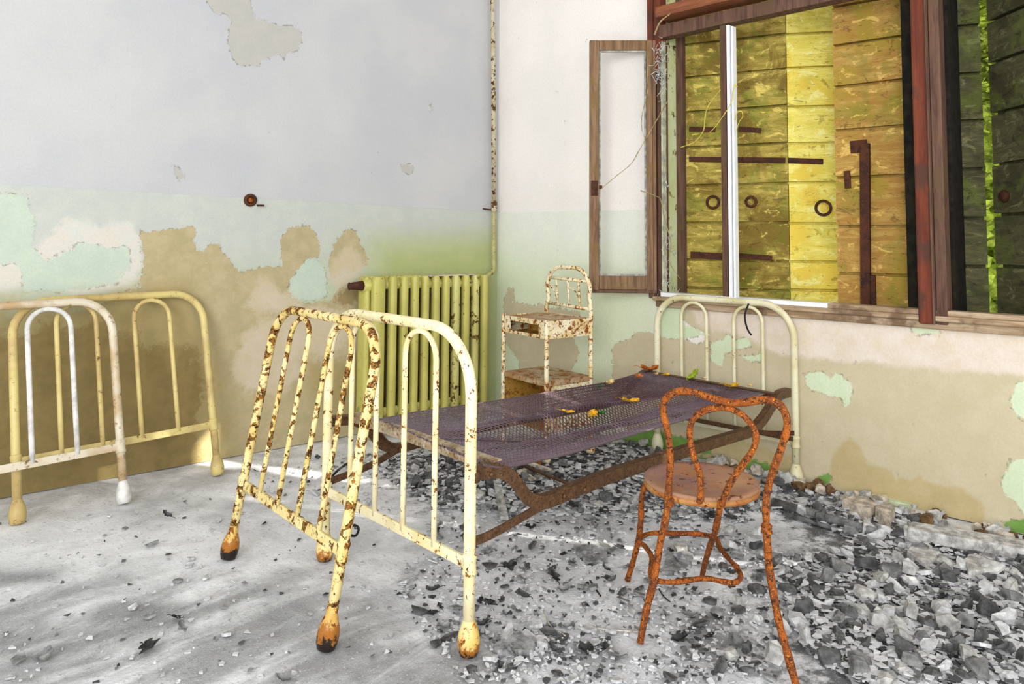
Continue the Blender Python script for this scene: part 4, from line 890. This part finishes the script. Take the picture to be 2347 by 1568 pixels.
# ------------------------------------------------------------------ leaves on the mesh
def leaf_mb(P, L, ang, tilt, curl, r, wide=.6, lobes=3):
    b = MB(); ax = V(math.cos(ang), math.sin(ang), tilt); ax /= np.linalg.norm(ax); sd_ = np.cross(up, ax); sd_ /= np.linalg.norm(sd_); nn = np.cross(ax, sd_); vs = []; n = 11
    for i in range(n):
        t = i/(n-1); wd = L*wide*.5*math.sin(math.pi*min(1, t*1.02))**.7*(1+.35*math.sin(t*math.pi*2*lobes)+r.uniform(-.12, .12))
        wd = max(wd, .001)
        for k in (-1, 0, 1): vs.append(P+ax*L*(t-.5)+sd_*wd*k+nn*(curl*L*(abs(k)*.5*(1+.3*math.sin(9*t))+(t-.5)**2*1.6)+.001*k))
    fs = []
    for i in range(n-1):
        for k in range(2): a = i*3+k; fs.append((a, a+1, a+4, a+3))
    vs2 = [v_-nn*.0012 for v_ in vs]; m_ = len(vs)
    b.add(vs+vs2, fs+[tuple(q+m_ for q in reversed(f)) for f in fs], False)
    b.tube([vs[1], vs[1]-ax*L*.25+nn*.1*L, vs[1]-ax*L*.42+nn*.05*L], .0012, 4); return b
surf_pts = surf(np.repeat(np.linspace(0, 1, 120), 60), np.tile(np.linspace(0, 1, 60), 120))
rel = surf_pts-CAM; zc = rel@CF; su = 1173.5+F_PX*(rel@CR)/zc; sv = V0-F_PX*(rel@CU)/zc
def mesh_pt(x, y):
    i = int(np.argmin((su-x)**2+(sv-y)**2)); return surf_pts[i]+V(0, 0, .008)
lr = random.Random(11)
for x, y, L, mt, wide, lab in [
 (1396, 885, .055, 'leaf_c', .7, 'small cream orange leaf on the far edge of the wire mesh'),
 (1376, 894, .030, 'leaf_d', .7, 'tiny dark green leaf next to the cream leaf on the mesh'),
 (1463, 871, .055, 'leaf_o', .8, 'brown leaf on the wire mesh near its far corner'),
 (1490, 856, .10, 'leaf_o', .6, 'clump of brown curled leaves at the far corner of the mesh'),
 (1505, 862, .035, 'leaf_c', .5, 'small pale leaf beside the yellow leaf at the mesh head'),
 (1527, 866, .04, 'leaf_y', .9, 'small yellow leaf with dark underside near the mesh head'),
 (1592, 860, .085, 'leaf_g', .8, 'bright lime green leaf standing at the head of the mesh'),
 (1613, 869, .04, 'leaf_c', .6, 'small cream leaf right of the lime green leaf'),
 (1677, 894, .075, 'leaf_y', .6, 'lemon yellow leaf on the right part of the mesh'),
 (1720, 886, .04, 'leaf_c', .6, 'oval cream leaf nearest the head-end corner at right'),
 (1442, 930, .085, 'leaf_y', .6, 'large golden leaf in the middle of the wire mesh'),
 (1304, 957, .055, 'leaf_y', .8, 'orange yellow leaf in the sag of the mesh, leftmost'),
 (1356, 963, .065, 'leaf_y', .6, 'flat golden leaf beside the tiny green leaf on the mesh'),
 (1381, 957, .035, 'leaf_d', .9, 'tiny green leaf right of the flat golden leaf')]:
    p = mesh_pt(x, y)+up*(L*.12)
    tilt = .9 if mt == 'leaf_g' else lr.uniform(-.15, .25)
    link('fallen_leaf', leaf_mb(p, L, lr.uniform(-.9, .4) if mt != 'leaf_g' else -.7, tilt, lr.uniform(.15, .35), lr, wide), M[mt], None, lab, 'leaf')

# ------------------------------------------------------------------ rubbish on the floor
def floor_obj(name, b, mt, label, cat, group=None, **k): return link(name, b, mt, None, label, cat, group, **k)
def fl_(x, y, z=0.): p = at_z(x, y, z); return p
b = MB(); a, c = fl_(1772, 1152, .02), fl_(2008, 1222, .02); b.tube([a, (a+c)/2+V(0, 0, .002), c], .021, 14); floor_obj('metal_tube', b, M['zinc'], 'grey metal tube lying on the floor along the window wall', 'tube')
b = MB(); a, c = fl_(1800, 1178, .012), fl_(1960, 1226, .012); b.tube([a, c], .010, 10); floor_obj('metal_rod', b, M['zinc'], 'thin grey rod lying just in front of the metal tube', 'rod')
b = MB(); a, c = fl_(1195, 1066, .05), fl_(1312, 1112, .03); b.tube([a, c], .008, 8); floor_obj('rusty_rod', b, M['rail'], 'rusty rod lying on debris under the bed', 'rod')
b = MB(); a, c = fl_(1136, 1092, .012), fl_(1156, 1188, .012); b.beam(a, c, up, .034, .014); floor_obj('fallen_lath', b, M['stone_l'], 'narrow grey slat lying on the floor behind the bed post', 'lath')
for i, (x0, y0, x1, y1, wd) in enumerate([(1180, 1068, 1235, 1098, .07), (1190, 1078, 1222, 1100, .035), (1214, 1062, 1262, 1078, .03)]):
    b = MB(); a, c = fl_(x0, y0, .02+.012*i), fl_(x1, y1, .012+.01*i); b.beam(a, c, up, wd, .008); floor_obj('wood_splinter', b, M['splint'], ['widest pale board splinter under the bed', 'narrow pale splinter lying on the wide one under the bed', 'pale splinter nearest the foot of the bedside stand'][i], 'splinter')
b = MB(); b.beam(fl_(1218, 1055, .02), fl_(1232, 1062, .02), up, .05, .03); floor_obj('brick_fragment', b, M['leaf_o'], 'small orange brick fragment beside the stand foot under the bed', 'brick', bevel=.004)
for i, pts in enumerate([[(1246, 1400), (1252, 1420), (1268, 1440), (1285, 1450), (1296, 1458)], [(1344, 1432), (1370, 1440), (1400, 1444), (1440, 1447), (1462, 1448)], [(1352, 1330), (1362, 1346), (1376, 1366)], [(1510, 1350), (1520, 1366), (1536, 1380)]]):
    b = MB(); b.tube(smooth_pts([fl_(x, y, .008) for x, y in pts], 5), .0022 if i != 2 else .004, 5, wob=.5)
    floor_obj('twig', b, M[['splint', 'splint', 'leaf_grey', 'leaf_grey'][i]], ['pale thin twig on the floor left of the long pale twig', 'long pale twig on the floor by the rear chair leg', 'short dark stick on the floor between bed and chair', 'thin dark twig on the floor under the chair'][i], 'twig')
b = MB(); b.tube(smooth_pts([fl_(x, y, z) for x, y, z in [(800, 1060, .01), (775, 1078, .05), (756, 1100, .03), (748, 1125, .01), (752, 1150, .01)]], 5), .006, 7); floor_obj('cable', b, M['hose'], 'black cable curling on the floor behind the bed foot end', 'cable')
b = MB(); b.tube(smooth_pts([fl_(x, y, z) for x, y, z in [(800, 1226, .04), (815, 1228, .02), (822, 1212, .05), (812, 1204, .06), (800, 1214, .04)]], 5), .005, 7); floor_obj('cable', b, M['hose'], 'small loop of black wire behind the leaning bed end', 'cable')
b = MB(); b.tube(smooth_pts([at_d(x, y, depth(HR)+.02) for x, y in [(1716, 696), (1708, 718), (1708, 735), (1714, 756), (1722, 768)]], 4), .005, 6); floor_obj('cable', b, M['hose'], 'short black cable hanging from the top of the bed head', 'cable')
# ledge and boards at the foot of the window wall
b = MB(); b.hexa([fl_(2080, 1240), fl_(2560, 1330), fl_(2560, 1300), fl_(2090, 1222), *[q+up*.05 for q in (fl_(2080, 1240), fl_(2560, 1330), fl_(2560, 1300), fl_(2090, 1222))]]); floor_obj('plaster_slab', b, M['stone_l'], 'long pale plaster slab lying along the foot of the window wall', 'slab', bevel=.008)
b = MB(); q = [fl_(1996, 1150), fl_(2092, 1170), fl_(2090, 1160), fl_(2000, 1136)]; b.hexa(q+[v_+up*.022 for v_ in q]); floor_obj('painted_plaster_piece', b, plain('pale_green_paint_flake', (216, 226, 186), .9, .05), 'pale green painted plaster piece fallen at the foot of the wall', 'plaster', bevel=.003)

def chip_mesh(r, L, th, n):
    b = MB(); ang = sorted(r.uniform(0, 2*math.pi) for _ in range(n)); ang = [i*2*math.pi/n+r.uniform(-.3, .3) for i in range(n)]
    P = [(L*.5*r.uniform(.6, 1.05)*math.cos(a), L*.5*r.uniform(.45, .8)*math.sin(a)) for a in ang]; k = r.uniform(-.3, .3)/max(L, .01)
    top = [(x, y, th+k*x*x) for x, y in P]; bot = [(x*.93, y*.93, k*x*x) for x, y in P]; c0_ = (0, 0, th); 
    vs = top+bot; fs = [tuple(range(n)), tuple(range(2*n-1, n-1, -1))]+[(n+i, n+(i+1) % n, (i+1) % n, i) for i in range(n)]
    return b.add(vs, fs)
def stone_mesh(r, L):
    """angular broken chunk: a random polygon prism with sheared, unequal top facets"""
    b = MB(); n = r.choice([4, 5, 5, 6]); a0 = r.uniform(0, 6); h = L*r.uniform(.25, .6); el = r.uniform(.5, .95)
    A = [a0+2*math.pi*i/n+r.uniform(-.45, .45) for i in range(n)]; rr = [L*.5*r.uniform(.65, 1.15) for _ in range(n)]
    bot = [(q*math.cos(a)*.95, q*el*math.sin(a)*.95, 0) for a, q in zip(A, rr)]; mid = [(q*math.cos(a), q*el*math.sin(a), h*r.uniform(.35, .75)) for a, q in zip(A, rr)]
    sx, sy = r.uniform(-.2, .2)*L, r.uniform(-.2, .2)*L; top = [(x*.6+sx, y*.6+sy, h*r.uniform(.8, 1.15)) for x, y, _ in mid]
    fs = [(k*n+i, k*n+(i+1) % n, (k+1)*n+(i+1) % n, (k+1)*n+i) for k in range(2) for i in range(n)]+[tuple(range(n-1, -1, -1)), tuple(2*n+i for i in range(n))]
    return b.add(bot+mid+top, fs)
def dry_leaf_mesh(r, L):
    return leaf_mb(V(0, 0, L*.08), L, 0, r.uniform(-.12, .12), r.uniform(.12, .4), r, r.uniform(.6, 1.), r.choice([2, 3, 4]))
dr = random.Random(21)
def inpoly(x, y, P):
    c = False; n = len(P)
    for i in range(n):
        (x0, y0), (x1, y1) = P[i], P[(i+1) % n]
        if (y0 > y) != (y1 > y) and x < (x1-x0)*(y-y0)/(y1-y0)+x0: c = not c
    return c
HEAP = [(1690, 1120), (1800, 1100), (1900, 1120), (2090, 1180), (2120, 1240), (2347, 1280), (2347, 1568), (1960, 1568), (1840, 1480), (1780, 1330), (1770, 1270), (1900, 1280), (1960, 1240), (1800, 1180), (1700, 1170)]
UNDER = [(830, 1060), (1130, 1010), (1330, 1020), (1500, 1010), (1720, 1110), (1720, 1200), (1480, 1190), (1300, 1180), (1000, 1170)]
MIDF = [(1000, 1180), (1480, 1180), (1760, 1230), (1830, 1568), (1060, 1568), (900, 1350)]
LEFTF = [(0, 1200), (700, 1100), (900, 1200), (900, 1568), (0, 1568)]
BEDFOOT = [(560, 1060), (860, 1040), (900, 1180), (620, 1130)]
ALL = [(HEAP, 5.0), (UNDER, 5.5), (MIDF, 1.5), (LEFTF, .10), (BEDFOOT, .9)]
posts = [FR, FL, HR, HL, LA, LB, cA, cB, NF, NL, NR, NB, at_z(1438, 1331), at_z(1608, 1328)]
def sample():
    while True:
        x = dr.uniform(0, 2347); y = dr.uniform(1010, 1568); wgt = 0
        for P, k in ALL:
            if inpoly(x, y, P): wgt = max(wgt, k)
        if dr.uniform(0, 5.5) < wgt:
            p = at_z(x, y)
            if to_frame(p, RIGHT_DEG)[0] < -.03 and to_frame(p, LEFT_DEG)[1] < -.03 and min(np.linalg.norm(p[:2]-q[:2]) for q in posts) > .055: return x, y, p
def zf(p): return fz(p[0], p[1])
taken = []
def place_word(x, y):
    if x < 1000 and y > 1180: return 'on the open floor left of the bed foot post', 'left of the bed'
    if inpoly(x, y, UNDER) or (y < 1180 and x < 1720): return 'on the floor under and behind the bed', 'under the bed'
    if x > 1750 and y < 1300: return 'in the debris near the foot of the window wall', 'near the window wall'
    if x > 1750: return 'in the heap of debris right of the rusty chair', 'right of the chair'
    if x > 1450: return 'on the floor around the legs of the rusty chair', 'around the chair'
    return 'on the floor between the bed and the chair', 'between bed and chair'
TONE = {'light_plaster': 'light grey', 'grey_plaster': 'mid grey', 'dark_plaster': 'dark grey', 'withered_grey_leaf': 'blackish', 'pale_rubble': 'pale grey', 'grey_rubble': 'mid grey', 'cream_rubble': 'cream grey'}
def scatter(name, protos, count, smin, smax, label, cat, group, where=None, tiltmax=.35, sep=.034):
    n_ = 0; tries = 0
    while n_ < count:
        x, y, p = sample(); tries += 1
        if where and not where(x, y): continue
        if tries < 60000 and any(abs(p[0]-q[0]) < sep and abs(p[1]-q[1]) < sep for q in taken): continue
        taken.append(p); n_ += 1
        me, _ = protos[dr.randrange(len(protos))]
        o = bpy.data.objects.new(name, me); COL.objects.link(o); s_ = dr.uniform(smin, smax)
        o.scale = (s_, s_*dr.uniform(.75, 1.1), s_); tx, ty = dr.uniform(-tiltmax, tiltmax), dr.uniform(-tiltmax, tiltmax)
        heap = inpoly(x, y, HEAP) or inpoly(x, y, UNDER)
        if x > 1750: s_ *= 1.3; o.scale = (s_, s_*.8, s_*.9)
        o.rotation_euler = (tx, ty, dr.uniform(0, 6.28)); o.location = (p[0], p[1], zf(p)+.001+(abs(tx)+abs(ty))*.014*s_+(dr.uniform(0, .010) if heap else 0))
        pw, pg = place_word(x, y); tone = TONE[me.materials[0].name]
        o['label'] = tone+' '+label+' '+pw; o['category'] = cat; o['group'] = tone+' '+group+' '+pg
def protos(fn, n, mts): 
    out = []
    for i in range(n):
        b = fn(i); out.append((b.mesh('fragment', mts[i % len(mts)]), 0))
    return out
CH = protos(lambda i: chip_mesh(dr, .05, dr.uniform(.004, .009), dr.choice([5, 6, 7])), 14, [M['chip_l'], M['chip_m'], M['chip_l'], M['chip_d']])
ST = protos(lambda i: stone_mesh(dr, .045), 12, [M['stone_l'], M['chip_l'], M['stone_m'], M['chip_d'], M['chip_d']])
LV = protos(lambda i: dry_leaf_mesh(dr, .042), 10, [M['leaf_grey'], M['chip_m'], M['chip_d'], M['leaf_grey'], M['chip_m']])
scatter('rubble_stone', ST, 290, .7, 1.55, 'lump of rubble', 'rubble', 'rubble lumps', where=lambda x, y: x > 1650 or (y < 1180 and x > 820), sep=.040)
scatter('plaster_chip', CH, 300, .6, 1.5, 'flat plaster flake', 'plaster chip', 'plaster flakes')
scatter('withered_leaf', LV, 200, .6, 1.3, 'withered curled leaf', 'leaf', 'withered leaves', tiltmax=.4)
# a few large pieces one can point to
def big(name, poly, th, mt, label, cat, z=0., tilt=0.):
    b = MB(); P = [fl_(x, y) for x, y in poly]; n = len(P); k = .04
    c = sum(P)/n; top = [c+(q-c)*.96+up*(th+z+tilt*i/n) for i, q in enumerate(P)]; bot = [q+up*(z-.002) for q in P]
    b.add(top+bot, [tuple(range(n)), tuple(range(2*n-1, n-1, -1))]+[(n+i, n+(i+1) % n, (i+1) % n, i) for i in range(n)])
    # make the winding face up
    if np.cross(P[1]-P[0], P[2]-P[1])[2] < 0: b.f = [tuple(reversed(f)) for f in b.f]
    floor_obj(name, b, mt, label, cat)
big('plaster_slab', [(1128, 1492), (1140, 1503), (1222, 1503), (1228, 1488), (1215, 1468), (1170, 1466), (1160, 1480), (1140, 1482)], .016, M['chip_m'], 'largest flat grey slab on the floor, right of the bed foot post', 'slab')
big('plaster_shard', [(1148, 1470), (1160, 1480), (1176, 1462), (1172, 1446)], .02, M['chip_l'], 'pale upright shard behind the largest flat slab', 'plaster shard', .002, .02)
big('plaster_shard', [(1208, 1432), (1212, 1446), (1244, 1440), (1238, 1422), (1220, 1428)], .014, M['chip_l'], 'pale angular shard farther behind the largest slab', 'plaster shard')
big('plaster_shard', [(1228, 1470), (1230, 1484), (1256, 1490), (1262, 1482), (1248, 1470)], .018, M['chip_l'], 'pale shard touching the right end of the largest slab', 'plaster shard')
big('plaster_slab', [(1314, 1262), (1322, 1278), (1356, 1276), (1358, 1262)], .012, M['chip_m'], 'upper grey slab of the small stack between bed and chair', 'slab', .010)
big('plaster_slab', [(1332, 1280), (1346, 1296), (1394, 1290), (1392, 1270), (1362, 1276)], .012, M['chip_m'], 'lower grey slab of the small stack between bed and chair', 'slab')
big('plaster_shard', [(1182, 1316), (1188, 1332), (1212, 1330), (1220, 1314), (1196, 1308)], .008, M['chip_l'], 'round pale flake on the floor left of the small slab stack', 'plaster shard')
big('plaster_slab', [(1530, 1272), (1570, 1264), (1590, 1276), (1584, 1300), (1540, 1318), (1514, 1316)], .010, M['chip_m'], 'grey slab on the floor seen inside the chair stretcher', 'slab')
big('plaster_slab', [(1540, 1258), (1552, 1272), (1576, 1264), (1570, 1250)], .02, M['stone_l'], 'white chip behind the slab seen inside the chair stretcher', 'slab')
big('plaster_slab', [(1930, 1172), (1990, 1196), (2014, 1184), (1990, 1166), (1956, 1160)], .05, M['stone_w'], 'pale broken slab at the foot of the window wall, left one', 'slab')
big('plaster_slab', [(2006, 1196), (2040, 1216), (2052, 1190), (2030, 1180)], .06, M['stone_w'], 'pale broken block at the foot of the window wall, right one', 'slab')
big('plaster_slab', [(2078, 1282), (2120, 1312), (2150, 1296), (2130, 1262), (2100, 1258)], .03, M['stone_l'], 'large white chunk in the rubble in front of the long slab', 'slab')
big('plaster_slab', [(2208, 1300), (2220, 1330), (2262, 1324), (2270, 1302), (2236, 1286)], .03, M['stone_l'], 'large white chunk in the rubble near the right edge', 'slab')
big('wood_offcut', [(2068, 1382), (2076, 1440), (2094, 1440), (2100, 1384)], .012, M['stone_l'], 'pale rectangular piece pointing at the viewer in the rubble', 'offcut')
# stones along the foot of the window wall
STW = protos(lambda i: stone_mesh(dr, .05), 8, [M['stone_w'], M['stone_b'], M['stone_l'], M['stone_w']])
for i in range(90):
    y = -1.7-dr.uniform(0, 1.7); me, _ = STW[dr.randrange(len(STW))]; o = bpy.data.objects.new('rubble_stone', me); COL.objects.link(o); s_ = dr.uniform(.7, 1.9)
    o.scale = (s_, s_, s_); o.rotation_euler = (dr.uniform(-.3, .3), dr.uniform(-.3, .3), dr.uniform(0, 6)); o.location = tuple(CORNER+rot_z(RIGHT_DEG)@V(-.05-dr.uniform(0, .12), y, dr.uniform(0, .02))); o['label'] = 'rough lump of rubble heaped against the foot of the window wall'; o['category'] = 'rubble'; o['group'] = 'rubble lumps along the window wall'
# small litter: nobody could count it
b = MB()
for i in range(12000):
    x, y, p = sample(); L = dr.uniform(.006, .024)*(1.7 if inpoly(x, y, HEAP) or inpoly(x, y, UNDER) else 1.); c = dr.uniform(0, 6.28); z = zf(p)+dr.uniform(0, .010)*(2 if L > .024 else 1); n = dr.choice([3, 4, 5]); h = dr.uniform(.001, .006)
    P = [p+V(L*.6*dr.uniform(.5, 1)*math.cos(c+2*math.pi*j/n), L*.6*dr.uniform(.5, 1)*math.sin(c+2*math.pi*j/n), z+dr.uniform(0, .006)) for j in range(n)]
    Q = [v_-up*h for v_ in P]; b.add(P+Q, [tuple(range(n)), tuple(range(2*n-1, n-1, -1))]+[(n+j, n+(j+1) % n, (j+1) % n, j) for j in range(n)])
def litter_material():
    m, nt, bb = mat('mixed_grey_litter', .9); g = N(nt, 'ShaderNodeNewGeometry').outputs['Random Per Island']
    r_ = N(nt, 'ShaderNodeValToRGB'); nt.links.new(g, r_.inputs[0]); e = r_.color_ramp.elements; e[0].color = s2l((56, 56, 57)); e[1].color = s2l((214, 214, 215)); x = r_.color_ramp.elements.new(.22); x.color = s2l((110, 110, 111)); x = r_.color_ramp.elements.new(.32); x.color = s2l((176, 176, 177))
    nt.links.new(r_.outputs[0], bb.inputs['Base Color']); return m
floor_obj('floor_litter', b, litter_material(), 'fine grey litter of plaster crumbs and leaf bits over the floor', 'litter', kind='stuff')
for o in bpy.data.objects:
    if '_base' in o: del o['_base']
